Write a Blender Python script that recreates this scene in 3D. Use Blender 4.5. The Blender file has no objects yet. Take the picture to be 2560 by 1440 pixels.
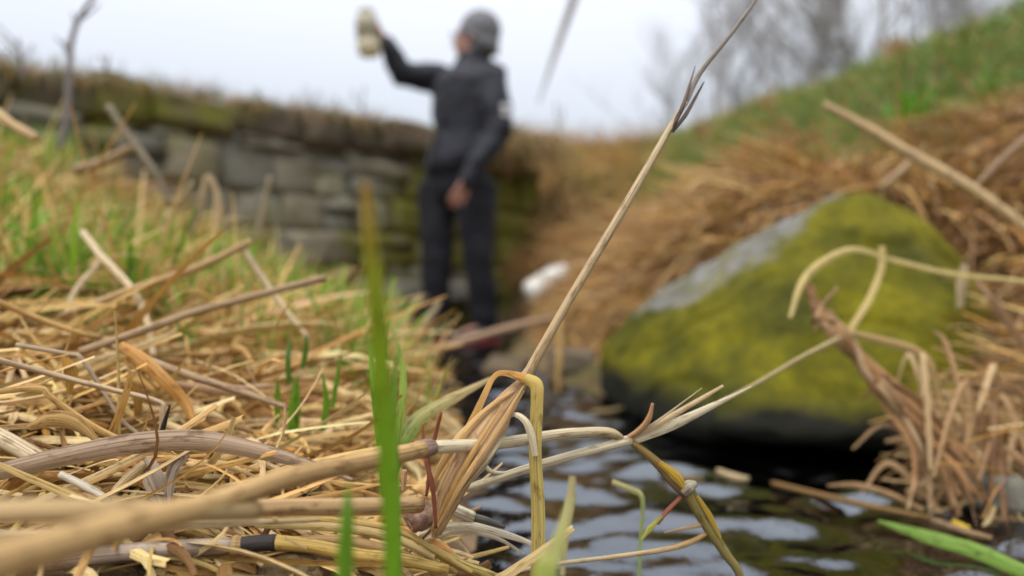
import bpy, bmesh, math, random
import numpy as np
from mathutils import Vector, Matrix, noise
random.seed(11); rng = np.random.default_rng(11)
S = bpy.context.scene
C = S.collection
R = math.radians

# ------------------------------------------------------------------ camera, sky, sun, exposure
CAM = Vector((0.0, 0.0, 0.28)); FPX = 2560*24/36
cd = bpy.data.cameras.new('camera'); cam = bpy.data.objects.new('camera', cd); C.objects.link(cam)
cam.location = CAM; cam.rotation_euler = (R(90), 0, 0)
cd.lens = 24; cd.sensor_width = 36; cd.clip_start = 0.01; cd.clip_end = 2000
cd.dof.use_dof = True; cd.dof.focus_distance = 0.455; cd.dof.aperture_fstop = 2.4; cd.dof.aperture_blades = 9
S.camera = cam
S.view_settings.view_transform = 'Standard'; S.view_settings.look = 'None'
S.view_settings.exposure = 0.44; S.view_settings.gamma = 1.0; S.view_settings.use_curve_mapping = False
SUN_EL, SUN_AZ = R(64), R(212)
w = bpy.data.worlds.new('World'); S.world = w; w.use_nodes = True
nt = w.node_tree; N = nt.nodes; Lk = nt.links
for n in list(N): N.remove(n)
out = N.new('ShaderNodeOutputWorld')
sky = N.new('ShaderNodeTexSky'); sky.sky_type = 'NISHITA'; sky.sun_disc = False
sky.sun_elevation = SUN_EL; sky.sun_rotation = SUN_AZ; sky.air_density = 1.0; sky.dust_density = 3.0
bg1 = N.new('ShaderNodeBackground'); bg1.inputs['Strength'].default_value = 0.05
Lk.new(sky.outputs[0], bg1.inputs['Color'])
# overcast cloud deck: zenith raised past the standard overcast ratio to light the ground
tc = N.new('ShaderNodeTexCoord'); sx = N.new('ShaderNodeSeparateXYZ'); Lk.new(tc.outputs['Generated'], sx.inputs[0])
mr = N.new('ShaderNodeMapRange'); mr.inputs['From Min'].default_value = 0.0; mr.inputs['From Max'].default_value = 1.0
mr.inputs['To Min'].default_value = 0.20; mr.inputs['To Max'].default_value = 1.45
Lk.new(sx.outputs['Z'], mr.inputs['Value'])
cn = N.new('ShaderNodeTexNoise'); cn.inputs['Scale'].default_value = 1.6; cn.inputs['Detail'].default_value = 3
Lk.new(tc.outputs['Generated'], cn.inputs['Vector'])
cr = N.new('ShaderNodeMixRGB'); cr.inputs[1].default_value = (0.90, 0.94, 1.0, 1); cr.inputs[2].default_value = (1.0, 0.985, 0.985, 1)
Lk.new(cn.outputs['Fac'], cr.inputs[0])
bg2 = N.new('ShaderNodeBackground'); Lk.new(cr.outputs[0], bg2.inputs['Color']); Lk.new(mr.outputs[0], bg2.inputs['Strength'])
ad = N.new('ShaderNodeAddShader'); Lk.new(bg1.outputs[0], ad.inputs[0]); Lk.new(bg2.outputs[0], ad.inputs[1])
Lk.new(ad.outputs[0], out.inputs['Surface'])
sd = bpy.data.lights.new('sun', 'SUN'); sd.energy = 1.5; sd.angle = R(30); sd.color = (1.0, 0.95, 0.88)
so = bpy.data.objects.new('sun', sd); C.objects.link(so)
sdir = Vector((math.sin(SUN_AZ)*math.cos(SUN_EL), math.cos(SUN_AZ)*math.cos(SUN_EL), math.sin(SUN_EL)))
so.rotation_euler = sdir.to_track_quat('Z', 'Y').to_euler(); so.location = (0, -3, 8)

# ------------------------------------------------------------------ helpers
def S3(px, py, Y):
    return Vector(((px-1280)/FPX*Y, Y, CAM.z-(py-720)/FPX*Y))
def tag(o, label=None, cat=None, group=None, kind=None):
    if label: o['label'] = label
    if cat: o['category'] = cat
    if group: o['group'] = group
    if kind: o['kind'] = kind
    return o
def empty(name, loc=(0, 0, 0)):
    o = bpy.data.objects.new(name, None); o.empty_display_size = 0.05; o.location = loc; C.objects.link(o); return o
def link(name, me, mat=None, parent=None, smooth=True):
    o = bpy.data.objects.new(name, me); C.objects.link(o)
    if mat and not me.materials: me.materials.append(mat)
    if parent: o.parent = parent
    if smooth and len(me.polygons):
        me.polygons.foreach_set('use_smooth', np.ones(len(me.polygons), dtype=bool))
    return o
def mesh_from(name, V, F, col=None, fib=None):
    me = bpy.data.meshes.new(name); me.from_pydata([tuple(v) for v in V], [], F); me.update()
    if col is not None: set_attr(me, col, fib)
    return me
def set_attr(me, col, fib=None):
    n = len(me.vertices)
    a = me.attributes.new('Col', 'FLOAT_COLOR', 'POINT')
    c4 = np.ones((n, 4), dtype=np.float32); c4[:, :3] = col; a.data.foreach_set('color', c4.ravel())
    if fib is not None:
        b = me.attributes.new('fib', 'FLOAT_VECTOR', 'POINT'); b.data.foreach_set('vector', np.asarray(fib, dtype=np.float32).ravel())
def mesh_np(name, V, Q):
    me = bpy.data.meshes.new(name)
    me.vertices.add(len(V)); me.vertices.foreach_set('co', np.asarray(V, dtype=np.float32).ravel())
    m, k = Q.shape
    me.loops.add(m*k); me.loops.foreach_set('vertex_index', Q.astype(np.int32).ravel())
    me.polygons.add(m); me.polygons.foreach_set('loop_start', np.arange(0, m*k, k, dtype=np.int32))
    me.update(calc_edges=True); return me
class NG:
    def __init__(s, name):
        s.m = bpy.data.materials.new(name); s.m.use_nodes = True; s.t = s.m.node_tree
        for n in list(s.t.nodes): s.t.nodes.remove(n)
        s.out = s.n('OutputMaterial')
    def n(s, typ, **kw):
        x = s.t.nodes.new('ShaderNode'+typ)
        for k, v in kw.items():
            if k in x.inputs: x.inputs[k].default_value = v
            else: setattr(x, k, v)
        return x
    def l(s, a, b): s.t.links.new(a, b)
    def noise(s, scale, detail=4, rough=0.6, vec=None, dist=0.0):
        x = s.n('TexNoise'); x.inputs['Scale'].default_value = scale; x.inputs['Detail'].default_value = detail
        x.inputs['Roughness'].default_value = rough; x.inputs['Distortion'].default_value = dist
        if vec is not None: s.l(vec, x.inputs['Vector'])
        return x
    def ramp(s, fac, stops):
        x = s.n('ValToRGB'); e = x.color_ramp.elements
        while len(e) > len(stops): e.remove(e[-1])
        while len(e) < len(stops): e.new(0.5)
        for i, (p, c) in enumerate(stops):
            e[i].position = p; e[i].color = (*c, 1) if len(c) == 3 else c
        s.l(fac, x.inputs[0]); return x
    def mix(s, fac, a, b, mode='MIX'):
        x = s.n('MixRGB'); x.blend_type = mode
        for i, v in enumerate((fac, a, b)):
            if hasattr(v, 'is_output'): s.l(v, x.inputs[i])
            elif i == 0: x.inputs[0].default_value = v
            else: x.inputs[i].default_value = (*v, 1)
        return x.outputs[0]
    def bsdf(s, col, rough=0.7, spec=0.3, bump=None, bdist=0.01, bstr=0.5, **kw):
        b = s.n('BsdfPrincipled')
        if hasattr(col, 'is_output'): s.l(col, b.inputs['Base Color'])
        else: b.inputs['Base Color'].default_value = (*col, 1)
        b.inputs['Roughness'].default_value = rough; b.inputs['Specular IOR Level'].default_value = spec
        for k, v in kw.items(): b.inputs[k].default_value = v
        if bump is not None:
            bp = s.n('Bump'); bp.inputs['Distance'].default_value = bdist; bp.inputs['Strength'].default_value = bstr
            s.l(bump, bp.inputs['Height']); s.l(bp.outputs[0], b.inputs['Normal'])
        return b
    def done(s, sh): s.l(sh, s.out.inputs['Surface']); return s.m

# ------------------------------------------------------------------ materials
def m_blade(name, transl, rough, spec):
    g = NG(name); at = g.n('Attribute'); at.attribute_name = 'Col'; fb = g.n('Attribute'); fb.attribute_name = 'fib'
    mp = g.n('Mapping'); mp.inputs['Scale'].default_value = (15, 7, 31); g.l(fb.outputs['Vector'], mp.inputs['Vector'])
    n1 = g.noise(1.0, 5, 0.65, mp.outputs[0])
    r1 = g.ramp(n1.outputs['Fac'], [(0.30, (0.34, 0.28, 0.22)), (0.48, (0.95, 0.93, 0.9)), (0.7, (1.3, 1.3, 1.26))])
    mp2 = g.n('Mapping'); mp2.inputs['Scale'].default_value = (3, 70, 31); g.l(fb.outputs['Vector'], mp2.inputs['Vector'])
    n2 = g.noise(1.0, 3, 0.6, mp2.outputs[0])
    r2 = g.ramp(n2.outputs['Fac'], [(0.32, (0.35, 0.27, 0.2)), (0.46, (1, 1, 1))])
    c = g.mix(1.0, at.outputs['Color'], r1.outputs[0], 'MULTIPLY'); c = g.mix(0.7, c, r2.outputs[0], 'MULTIPLY')
    b = g.bsdf(c, rough, spec, n1.outputs['Fac'], 0.0012, 0.6)
    t = g.n('BsdfTranslucent'); g.l(c, t.inputs['Color'])
    mx = g.n('MixShader'); mx.inputs[0].default_value = transl
    g.l(b.outputs[0], mx.inputs[1]); g.l(t.outputs[0], mx.inputs[2]); return g.done(mx.outputs[0])
M = {}
M['straw'] = m_blade('dry_straw', 0.18, 0.55, 0.25)
M['green'] = m_blade('green_blade', 0.35, 0.42, 0.35)

def m_ground():
    g = NG('soil'); geo = g.n('NewGeometry'); P = geo.outputs['Position']
    n1 = g.noise(9, 6, 0.65, P); n2 = g.noise(1.4, 4, 0.6, P); n3 = g.noise(120, 4, 0.7, P)
    a = g.ramp(n1.outputs['Fac'], [(0.3, (0.055, 0.036, 0.022)), (0.5, (0.15, 0.10, 0.058)), (0.7, (0.27, 0.19, 0.11))])
    mossy = g.ramp(n2.outputs['Fac'], [(0.5, (0, 0, 0)), (0.62, (1, 1, 1))])
    c = g.mix(mossy.outputs[0], a.outputs[0], (0.075, 0.085, 0.018))
    sp = g.n('SeparateXYZ'); g.l(P, sp.inputs[0])
    m1 = g.n('MapRange'); g.l(sp.outputs['Z'], m1.inputs['Value']); m1.inputs['From Min'].default_value = .62; m1.inputs['From Max'].default_value = .95
    m2 = g.n('MapRange'); g.l(sp.outputs['X'], m2.inputs['Value']); m2.inputs['From Min'].default_value = .3; m2.inputs['From Max'].default_value = .8
    mm = g.n('Math'); mm.operation = 'MULTIPLY'; g.l(m1.outputs[0], mm.inputs[0]); g.l(m2.outputs[0], mm.inputs[1])
    turf = g.mix(n1.outputs['Fac'], (0.06, 0.085, 0.018), (0.11, 0.12, 0.035)); c = g.mix(mm.outputs[0], c, turf)
    c = g.mix(0.5, c, g.ramp(n3.outputs['Fac'], [(0.3, (0.5, 0.5, 0.5)), (0.7, (1.3, 1.25, 1.2))]).outputs[0], 'MULTIPLY')
    return g.done(g.bsdf(c, 0.9, 0.15, n3.outputs['Fac'], 0.006, 0.9).outputs[0])
M['ground'] = m_ground()
def m_bed():
    g = NG('stream_bed'); geo = g.n('NewGeometry'); P = geo.outputs['Position']
    v = g.n('TexVoronoi'); v.inputs['Scale'].default_value = 22; g.l(P, v.inputs['Vector'])
    n1 = g.noise(14, 5, 0.6, P)
    c = g.ramp(n1.outputs['Fac'], [(0.35, (0.03, 0.02, 0.01)), (0.55, (0.11, 0.065, 0.028)), (0.72, (0.22, 0.15, 0.07))]).outputs[0]
    return g.done(g.bsdf(c, 0.8, 0.2, v.outputs['Distance'], 0.02, 0.6).outputs[0])
def m_water():
    g = NG('water'); geo = g.n('NewGeometry'); P = geo.outputs['Position']
    mp = g.n('Mapping'); mp.inputs['Scale'].default_value = (1.0, 0.8, 1); g.l(P, mp.inputs['Vector'])
    n1 = g.noise(38, 3, 0.55, mp.outputs[0], 0.6)
    bp = g.n('Bump'); bp.inputs['Distance'].default_value = 0.003; bp.inputs['Strength'].default_value = 0.35; g.l(n1.outputs['Fac'], bp.inputs['Height'])
    fr = g.n('Fresnel'); fr.inputs['IOR'].default_value = 2.5; g.l(bp.outputs[0], fr.inputs['Normal'])
    gl = g.n('BsdfGlossy'); gl.inputs['Roughness'].default_value = 0.008; gl.inputs['Color'].default_value = (0.86, 0.93, 1, 1); g.l(bp.outputs[0], gl.inputs['Normal'])
    tr = g.n('BsdfTransparent'); tr.inputs['Color'].default_value = (0.34, 0.23, 0.10, 1)
    mx = g.n('MixShader'); g.l(fr.outputs[0], mx.inputs[0]); g.l(tr.outputs[0], mx.inputs[1]); g.l(gl.outputs[0], mx.inputs[2])
    return g.done(mx.outputs[0])
M['water'] = m_water()
def m_stone(name, moss_amt, base):
    g = NG(name); tcn = g.n('TexCoord'); oi = g.n('ObjectInfo'); geo = g.n('NewGeometry'); P = geo.outputs['Position']
    n1 = g.noise(7, 6, 0.65, P); n2 = g.noise(2.2, 5, 0.6, P); n3 = g.noise(60, 5, 0.7, P)
    tint = g.ramp(oi.outputs['Random'], [(0.0, tuple(b*0.75 for b in base)), (0.35, base), (0.7, (base[0]*0.95, base[1]*0.85, base[2]*0.7)), (1.0, tuple(b*1.3 for b in base))])
    c = g.mix(0.8, tint.outputs[0], g.ramp(n1.outputs['Fac'], [(0.3, (0.45, 0.45, 0.42)), (0.6, (1.1, 1.1, 1.1)), (0.8, (1.6, 1.6, 1.6))]).outputs[0], 'MULTIPLY')
    c = g.mix(0.5, c, g.ramp(n3.outputs['Fac'], [(0.3, (0.6, 0.6, 0.6)), (0.7, (1.3, 1.3, 1.3))]).outputs[0], 'MULTIPLY')
    lo = 0.62-moss_amt*0.35
    c = g.mix(g.ramp(n2.outputs['Fac'], [(lo, (0, 0, 0)), (lo+0.14, (1, 1, 1))]).outputs[0], c, (0.125, 0.120, 0.018))
    return g.done(g.bsdf(c, 0.85, 0.25, n1.outputs['Fac'], 0.02, 0.8).outputs[0])
M['stone'] = m_stone('wall_stone', 0.34, (0.22, 0.21, 0.17))
M['cap'] = m_stone('cap_stone', 0.3, (0.115, 0.092, 0.064))
M['core'] = m_stone('mortar', 0.5, (0.16, 0.15, 0.11))
def m_boulder():
    g = NG('mossy_boulder'); geo = g.n('NewGeometry'); P = geo.outputs['Position']
    tcn = g.n('TexCoord'); sp = g.n('SeparateXYZ'); g.l(geo.outputs['Normal'], sp.inputs[0])
    n1 = g.noise(7, 5, 0.6, P); n2 = g.noise(45, 5, 0.65, P); n3 = g.noise(160, 3, 0.6, P); n4 = g.noise(13, 4, 0.6, P)
    grey = g.ramp(n2.outputs['Fac'], [(0.3, (0.13, 0.13, 0.122)), (0.55, (0.19, 0.186, 0.18)), (0.75, (0.26, 0.255, 0.25))])
    moss = g.ramp(n1.outputs['Fac'], [(0.3, (0.034, 0.036, 0.001)), (0.52, (0.105, 0.096, 0.001)), (0.7, (0.19, 0.165, 0.002))])
    mo = g.mix(0.6, moss.outputs[0], g.ramp(n2.outputs['Fac'], [(0.3, (0.45, 0.5, 0.5)), (0.65, (1.2, 1.2, 1.1))]).outputs[0], 'MULTIPLY')
    # grey where the top of the stone is worn, moss on its flanks
    wa = g.n('Attribute'); wa.attribute_name = 'worn'
    a2 = g.n('Math'); a2.operation = 'MULTIPLY_ADD'; g.l(n4.outputs['Fac'], a2.inputs[0]); a2.inputs[1].default_value = 0.22; g.l(wa.outputs['Fac'], a2.inputs[2])
    f = g.n('MapRange'); g.l(a2.outputs[0], f.inputs['Value']); f.inputs['From Min'].default_value = 1.09; f.inputs['From Max'].default_value = 1.17
    c = g.mix(f.outputs[0], mo, grey.outputs[0])
    # shade of the undercut painted into the colour near the water line
    pz = g.n('SeparateXYZ'); g.l(P, pz.inputs[0]); shade_z = g.n('Math'); shade_z.operation = 'MULTIPLY_ADD'; g.l(n1.outputs['Fac'], shade_z.inputs[0]); shade_z.inputs[1].default_value = -.12; g.l(pz.outputs['Z'], shade_z.inputs[2])
    shade_f = g.n('MapRange'); g.l(shade_z.outputs[0], shade_f.inputs['Value']); shade_f.inputs['From Min'].default_value = .045; shade_f.inputs['From Max'].default_value = .0
    c = g.mix(shade_f.outputs[0], c, (0.010, 0.010, 0.006))
    return g.done(g.bsdf(c, 0.8, 0.18, n3.outputs['Fac'], 0.004, 0.6).outputs[0])
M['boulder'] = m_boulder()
def m_cloth(name, col, rough=0.8, scale=260, sheen=0.2):
    g = NG(name); tcn = g.n('TexCoord'); n1 = g.noise(scale, 3, 0.6, tcn.outputs['Object']); n2 = g.noise(9, 4, 0.6, tcn.outputs['Object'])
    c = g.mix(0.6, col, g.ramp(n2.outputs['Fac'], [(0.3, (0.65, 0.65, 0.68)), (0.7, (1.3, 1.3, 1.3))]).outputs[0], 'MULTIPLY')
    return g.done(g.bsdf(c, rough, 0.3, n1.outputs['Fac'], 0.002, 0.6, **{'Sheen Weight': sheen}).outputs[0])
M['jacket'] = m_cloth('jacket_fabric', (0.012, 0.0135, 0.021), 0.65, 260, .05)
M['trousers'] = m_cloth('trouser_fabric', (0.006, 0.006, 0.010), 0.8, 260, .03)
M['beanie'] = m_cloth('knit_wool', (0.165, 0.165, 0.175), 0.95, 120, .05)
M['boot'] = m_cloth('boot_leather', (0.014, 0.014, 0.016), 0.6)
M['red'] = m_cloth('red_rubber', (0.17, 0.012, 0.016), 0.6)
M['white'] = m_cloth('white_print', (0.75, 0.75, 0.75), 0.6)
M['blackplastic'] = m_cloth('black_plastic', (0.012, 0.012, 0.014), 0.35)
def m_skin():
    g = NG('skin'); tcn = g.n('TexCoord'); n1 = g.noise(22, 4, 0.6, tcn.outputs['Object'])
    c = g.ramp(n1.outputs['Fac'], [(0.3, (0.40, 0.20, 0.15)), (0.7, (0.54, 0.30, 0.235))]).outputs[0]
    return g.done(g.bsdf(c, 0.5, 0.4, **{'Subsurface Weight': 0.0}).outputs[0])
M['skin'] = m_skin()
def m_plastic(name, col, tl=0.45):
    g = NG(name); tcn = g.n('TexCoord'); n1 = g.noise(6, 3, 0.5, tcn.outputs['Object'])
    c = g.mix(0.5, col, g.ramp(n1.outputs['Fac'], [(0.3, (0.85, 0.85, 0.82)), (0.7, (1.05, 1.05, 1.05))]).outputs[0], 'MULTIPLY')
    b = g.bsdf(c, 0.32, 0.5); t = g.n('BsdfTranslucent'); g.l(c, t.inputs['Color'])
    mx = g.n('MixShader'); mx.inputs[0].default_value = tl; g.l(b.outputs[0], mx.inputs[1]); g.l(t.outputs[0], mx.inputs[2]); return g.done(mx.outputs[0])
M['hdpe'] = m_plastic('milky_plastic', (0.78, 0.75, 0.64), .6); M['liquid'] = m_plastic('cloudy_yellow_sample', (0.78, 0.72, 0.54), .6)
M['cap_p'] = m_plastic('cap_plastic', (0.66, 0.65, 0.58), 0.2); M['hdpe_w'] = m_plastic('white_plastic', (0.74, 0.73, 0.68), 0.2)
def m_bark():
    g = NG('bark'); geo = g.n('NewGeometry'); n1 = g.noise(6, 4, 0.6, geo.outputs['Position'])
    c = g.ramp(n1.outputs['Fac'], [(0.3, (0.24, 0.22, 0.21)), (0.7, (0.42, 0.40, 0.39))]).outputs[0]
    return g.done(g.bsdf(c, 0.9, 0.2).outputs[0])
M['bark'] = m_bark()

# ------------------------------------------------------------------ terrain
ctl = []
def cp(px, py, Y, dz=0.0): p = S3(px, py, Y); ctl.append((p.x, p.y, p.z+dz))
for a in [(1090,1470,.55),(1150,1440,.66),(800,1500,.42),(400,1500,.40),(0,1500,.38),(0,1240,.47),(500,1240,.50),(900,1230,.56),(900,1150,.78),
          (1000,1060,1.1),(1050,1010,1.6),(990,940,2.2),(700,1010,.9),(300,1010,.7),(0,960,.65),(0,830,1.0),(0,670,1.6),(0,500,2.2),(0,410,2.5),
          (300,580,2.4),(500,690,2.4),(700,790,2.4),(850,840,2.5),(950,880,2.6),(400,800,1.4),(700,890,1.4),(900,945,1.5),
          (2300,1350,.8),(2560,1370,.75),(2560,1130,.95),(2560,910,1.2),(2560,710,1.5),(2560,510,1.8),(2560,310,2.1),(2560,75,2.5),
          (2300,148,3.1),(2100,205,3.8),(1900,268,4.8),(1750,340,6),(1650,412,7),(1500,425,8),(1350,400,5.6),
          (1400,800,3.2),(1370,745,3.2),(1280,890,2.7),(1450,880,2.3),(1450,620,4.2),(1450,500,5),(1700,650,2.4),(1600,790,2.0),(1800,570,2.3),
          (1900,490,2.4),(2200,445,1.8),(2450,570,1.6),(2000,405,2.6),(2200,305,2.6),(1700,455,4),(1800,385,4.2),(1330,700,4.0)]: cp(*a)
ctl += [(-.15,.1,.13),(-.5,0,.2),(.0,.0,.07),(-1,0,.36),(-2,0,.8),(-3,1,1.05),(-1.5,-2,.6),(-2.4,2.2,.75),(-2.6,2.7,.8),(-1.6,3.1,.45),(-1.0,3.5,.12),(-.75,3.3,.1),
        (.16,.7,-.07),(.2,.95,-.08),(.15,1.3,-.08),(.07,1.8,-.07),(-.1,2.3,-.07),(-.2,2.9,-.05),(-.25,3.5,-.012),(-.1,3.45,-.008),(-.42,3.5,-.012),(-.45,3.95,-.03),(-.1,4.1,.0),
        (.3,.3,-.06),(.45,-.2,-.07),(.6,-.8,-.07),(.8,-1.6,-.07),(.1,3.9,.06),(.05,3.2,.0),(.0,3.5,-.005),(.27,4.3,.5),(.36,4.62,1.0),(.7,5.2,1.08),
        (.5,1.5,-.02),(.75,1.5,.2),(.55,1.15,-.05),(.42,1.05,-.06),(.66,1.0,.02),(.3,1.75,.0),
        (.72,.5,-.05),(.9,.1,.0),(1.3,.3,.3),(1.8,0,.7),(2.2,-1,1.0),(2.3,1.2,1.15),(3,2.5,1.4),(5,3,1.5),(3.5,6,1.7),(1.5,9,1.8),(0,7,1.5),(2.5,4.5,1.6),(4.5,-2,1.5),(-5,0,1.2),(-4.5,-3,1.2),(1.3,-3.5,-.02),(-.6,-3.5,.4)]
ctl = np.array(ctl)
def U(r): return np.where(r > 1e-9, r*r*np.log(np.maximum(r, 1e-9)), 0.0)
n_ = len(ctl); Dm = np.linalg.norm(ctl[:, None, :2]-ctl[None, :, :2], axis=2)
A = np.zeros((n_+3, n_+3)); A[:n_, :n_] = U(Dm)+np.eye(n_)*0.004; A[:n_, n_] = 1; A[:n_, n_+1:] = ctl[:, :2]; A[n_:, :n_] = A[:n_, n_:].T
wts = np.linalg.solve(A, np.r_[ctl[:, 2], 0, 0, 0])
def tps(x, y):
    o = wts[n_]+wts[n_+1]*x+wts[n_+2]*y
    for i in range(n_): o = o+wts[i]*U(np.hypot(x-ctl[i, 0], y-ctl[i, 1]))
    return o
def sines(x, y, wl, amp, k, seed):
    r = np.random.default_rng(seed); o = np.zeros_like(x)
    for i in range(k):
        a = r.uniform(0, 2*np.pi); L_ = wl*r.uniform(0.6, 1.7); p = r.uniform(0, 6.28)
        o = o+np.sin((x*np.cos(a)+y*np.sin(a))*2*np.pi/L_+p+0.8*np.sin((x*np.sin(a)-y*np.cos(a))*2*np.pi/(L_*1.9)))
    return o*amp/math.sqrt(k)
def sst(a, b, x): t = np.clip((x-a)/(b-a), 0, 1); return t*t*(3-2*t)
WD = np.array([.814, .581]); WN = np.array([.581, -.814]); WA = np.array([-3.6, 1.90]); WL = 4.57    # stone wall: direction, outward normal, start, length
def axis(lo, hi, st, far):
    a = list(np.arange(lo, hi+1e-6, st)); s = st
    v = hi
    while v < far: s *= 1.35; v += s; a.append(v)
    v = lo; s = st; pre = []
    while v > -far: s *= 1.35; v -= s; pre.append(v)
    return np.array(pre[::-1]+a)
gx = axis(-3.6, 3.6, .04, 600); gy = axis(-1.2, 9.0, .04, 600)
GX, GY = np.meshgrid(gx, gy, indexing='ij')
H = tps(np.clip(GX, -8, 8), np.clip(GY, -6, 12))
rr = np.hypot(GX, GY-2.5); fb_ = sst(5.5, 10, rr)
H = np.clip(H, -.2, 2.2)
uu = (GX-WA[0])*WD[0]+(GY-WA[1])*WD[1]; dd = -((GX-WA[0])*WN[0]+(GY-WA[1])*WN[1])
st_ = sst(.22, .36, dd)*(1-sst(WL-.25, WL+.35, uu))
back = np.maximum(H, 1.08)
H = H*(1-st_)+(1.08+0.06*np.sin(uu*2.1))*st_
land = sst(-.03, .12, H)
H = H+land*(sines(GX, GY, .55, .028, 9, 5)*sst(.1, .6, H)+sines(GX, GY, .16, .007, 9, 6))+(1-land)*sines(GX, GY, .12, .007, 7, 8)
H = H*(1-fb_)+(1.45+sines(GX, GY, 25, .12, 6, 4))*fb_
def hgt(x, y):
    x = np.atleast_1d(np.asarray(x, float)); y = np.atleast_1d(np.asarray(y, float))
    i = np.clip(np.searchsorted(gx, x)-1, 0, len(gx)-2); j = np.clip(np.searchsorted(gy, y)-1, 0, len(gy)-2)
    a = np.clip((x-gx[i])/(gx[i+1]-gx[i]), 0, 1); b = np.clip((y-gy[j])/(gy[j+1]-gy[j]), 0, 1)
    return H[i, j]*(1-a)*(1-b)+H[i+1, j]*a*(1-b)+H[i, j+1]*(1-a)*b+H[i+1, j+1]*a*b
def h1(x, y): return float(hgt(x, y)[0])
nx, ny = len(gx), len(gy); idx = np.arange(nx*ny).reshape(nx, ny)
Q = np.stack([idx[:-1, :-1], idx[1:, :-1], idx[1:, 1:], idx[:-1, 1:]], -1).reshape(-1, 4)
gme = mesh_np('ground', np.stack([GX, GY, H], -1).reshape(-1, 3), Q)
gme.materials.append(M['ground']); gme.materials.append(m_bed())
qz = H.reshape(-1)[Q].max(1); gme.polygons.foreach_set('material_index', (qz < 0.0).astype(np.int32))
tag(link('ground', gme), 'stream banks of bare soil and matted dead grass', kind='structure')

# water: one sheet at stream level with real ripples
wx = np.arange(-1.0, 1.4, .009); wy = np.arange(-1.2, 4.6, .009)
WX, WY = np.meshgrid(wx, wy, indexing='ij')
WZ = sines(WX*.6, WY, .14, .0044, 12, 31)+sines(WX*0.5, WY, .052, .0019, 14, 32)
i2 = np.arange(WX.size).reshape(WX.shape)
Qw = np.stack([i2[:-1, :-1], i2[1:, :-1], i2[1:, 1:], i2[:-1, 1:]], -1).reshape(-1, 4)
keep = hgt(WX.reshape(-1), WY.reshape(-1))[Qw].min(1) < 0.03
tag(link('water', mesh_np('water', np.stack([WX, WY, WZ], -1).reshape(-1, 3), Qw[keep]), M['water']), 'shallow rippling brown stream reflecting the pale sky', kind='structure')

# ------------------------------------------------------------------ stone wall
wall = empty('stone_wall', (WA[0], WA[1], 0)); tag(wall, 'old mossy rubble stone wall with coping behind the person', 'wall')
wall.rotation_euler = (0, 0, math.atan2(WD[1], WD[0]))
def stone_mesh(i, rnd):
    bm = bmesh.new(); bmesh.ops.create_cube(bm, size=1)
    bmesh.ops.subdivide_edges(bm, edges=bm.edges[:], cuts=3, use_grid_fill=True)
    for v in bm.verts:
        p = v.co.copy(); q = p.normalized()*0.62; p = p.lerp(q, rnd)
        nz = noise.noise_vector(p*2.3+Vector((i*7.1, i*3.3, 0)))*0.10+noise.noise_vector(p*6+Vector((0, i*5.1, 0)))*0.03
        v.co = p+nz
    me = bpy.data.meshes.new('stone'); bm.to_mesh(me); bm.free(); return me
SM = [stone_mesh(i, 0.12+0.025*i) for i in range(8)]; SMC = [m.copy() for m in SM]
for m in SM: m.materials.append(M['stone'])
for m in SMC: m.materials.append(M['cap'])
M['mossy'] = m_stone('mossy_stone', 1.0, (0.12, 0.115, 0.06)); SMM = [m.copy() for m in SM]
for m in SMM: m.materials.clear(); m.materials.append(M['mossy'])
OP = (3.45, 3.98, 0.20)          # culvert opening: u from, u to, height
v = -0.12; rw = random.Random(4)
while v < 1.02:
    hgt_ = min(rw.uniform(.13, .24), 1.04-v); 
    if hgt_ < .07: hgt_ = .07
    u = -rw.uniform(0, .15)
    while u < WL:
        wd = rw.uniform(.14, .36)
        if u+wd > WL-.06: wd = max(WL-u, .1)
        cu = u+wd/2
        if not (v < OP[2]-.03 and OP[0]-.1 < cu < OP[1]+.1):
            cut = rw.uniform(.35, .65) if rw.random() < .38 else 1.0
            for (va, vb) in ([(0, 1)] if cut == 1 else [(0, cut), (cut, 1)]):
                o = link('stone', rw.choice(SMM if cu > WL-.55-.3*rw.random() else SM), None, wall); hs = hgt_*(vb-va)
                o.location = (cu+rw.uniform(-.01, .01), rw.uniform(-.02, .025), v+hgt_*(va+vb)/2); o.scale = (wd*rw.uniform(1.0, 1.1), .24, hs*rw.uniform(1.0, 1.12))
                o.rotation_euler = (rw.uniform(-.05, .05), rw.uniform(-.10, .10), rw.uniform(-.06, .06))
        u += wd
    v += hgt_
o = link('lintel', SM[2], None, wall); o.location = ((OP[0]+OP[1])/2, -.03, OP[2]+.06); o.scale = (OP[1]-OP[0]+.25, .26, .13)
u = -.1
while u < WL-.2:
    wd = min(rw.uniform(.22, .45), WL-.08-u); o = link('coping_stone', rw.choice(SMC), None, wall)
    hh = rw.uniform(.15, .21); o.location = (u+wd/2, .08+rw.uniform(-.03, .02), 1.04+hh/2-.015); o.scale = (wd*1.1, .42, hh*1.1)
    o.rotation_euler = (rw.uniform(-.08, .08), rw.uniform(-.07, .07), rw.uniform(-.08, .08)); u += wd
def boxes(bx):
    V, F = [], []
    for (x0, x1, y0, y1, z0, z1) in bx:
        b = len(V); V += [(x, y, z) for x in (x0, x1) for y in (y0, y1) for z in (z0, z1)]
        F += [[b+i for i in f] for f in ((0, 1, 3, 2), (4, 6, 7, 5), (0, 4, 5, 1), (2, 3, 7, 6), (0, 2, 6, 4), (1, 5, 7, 3))]
    return V, F
V, F = boxes([(-.2, OP[0], -.02, .33, -.2, 1.03), (OP[0]+.001, OP[1]-.001, -.021, .331, OP[2], 1.031), (OP[1], WL-.03, -.02, .33, -.2, 1.03)])
link('mortar', mesh_from('mortar', V, F), M['core'], wall, smooth=False)

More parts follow.
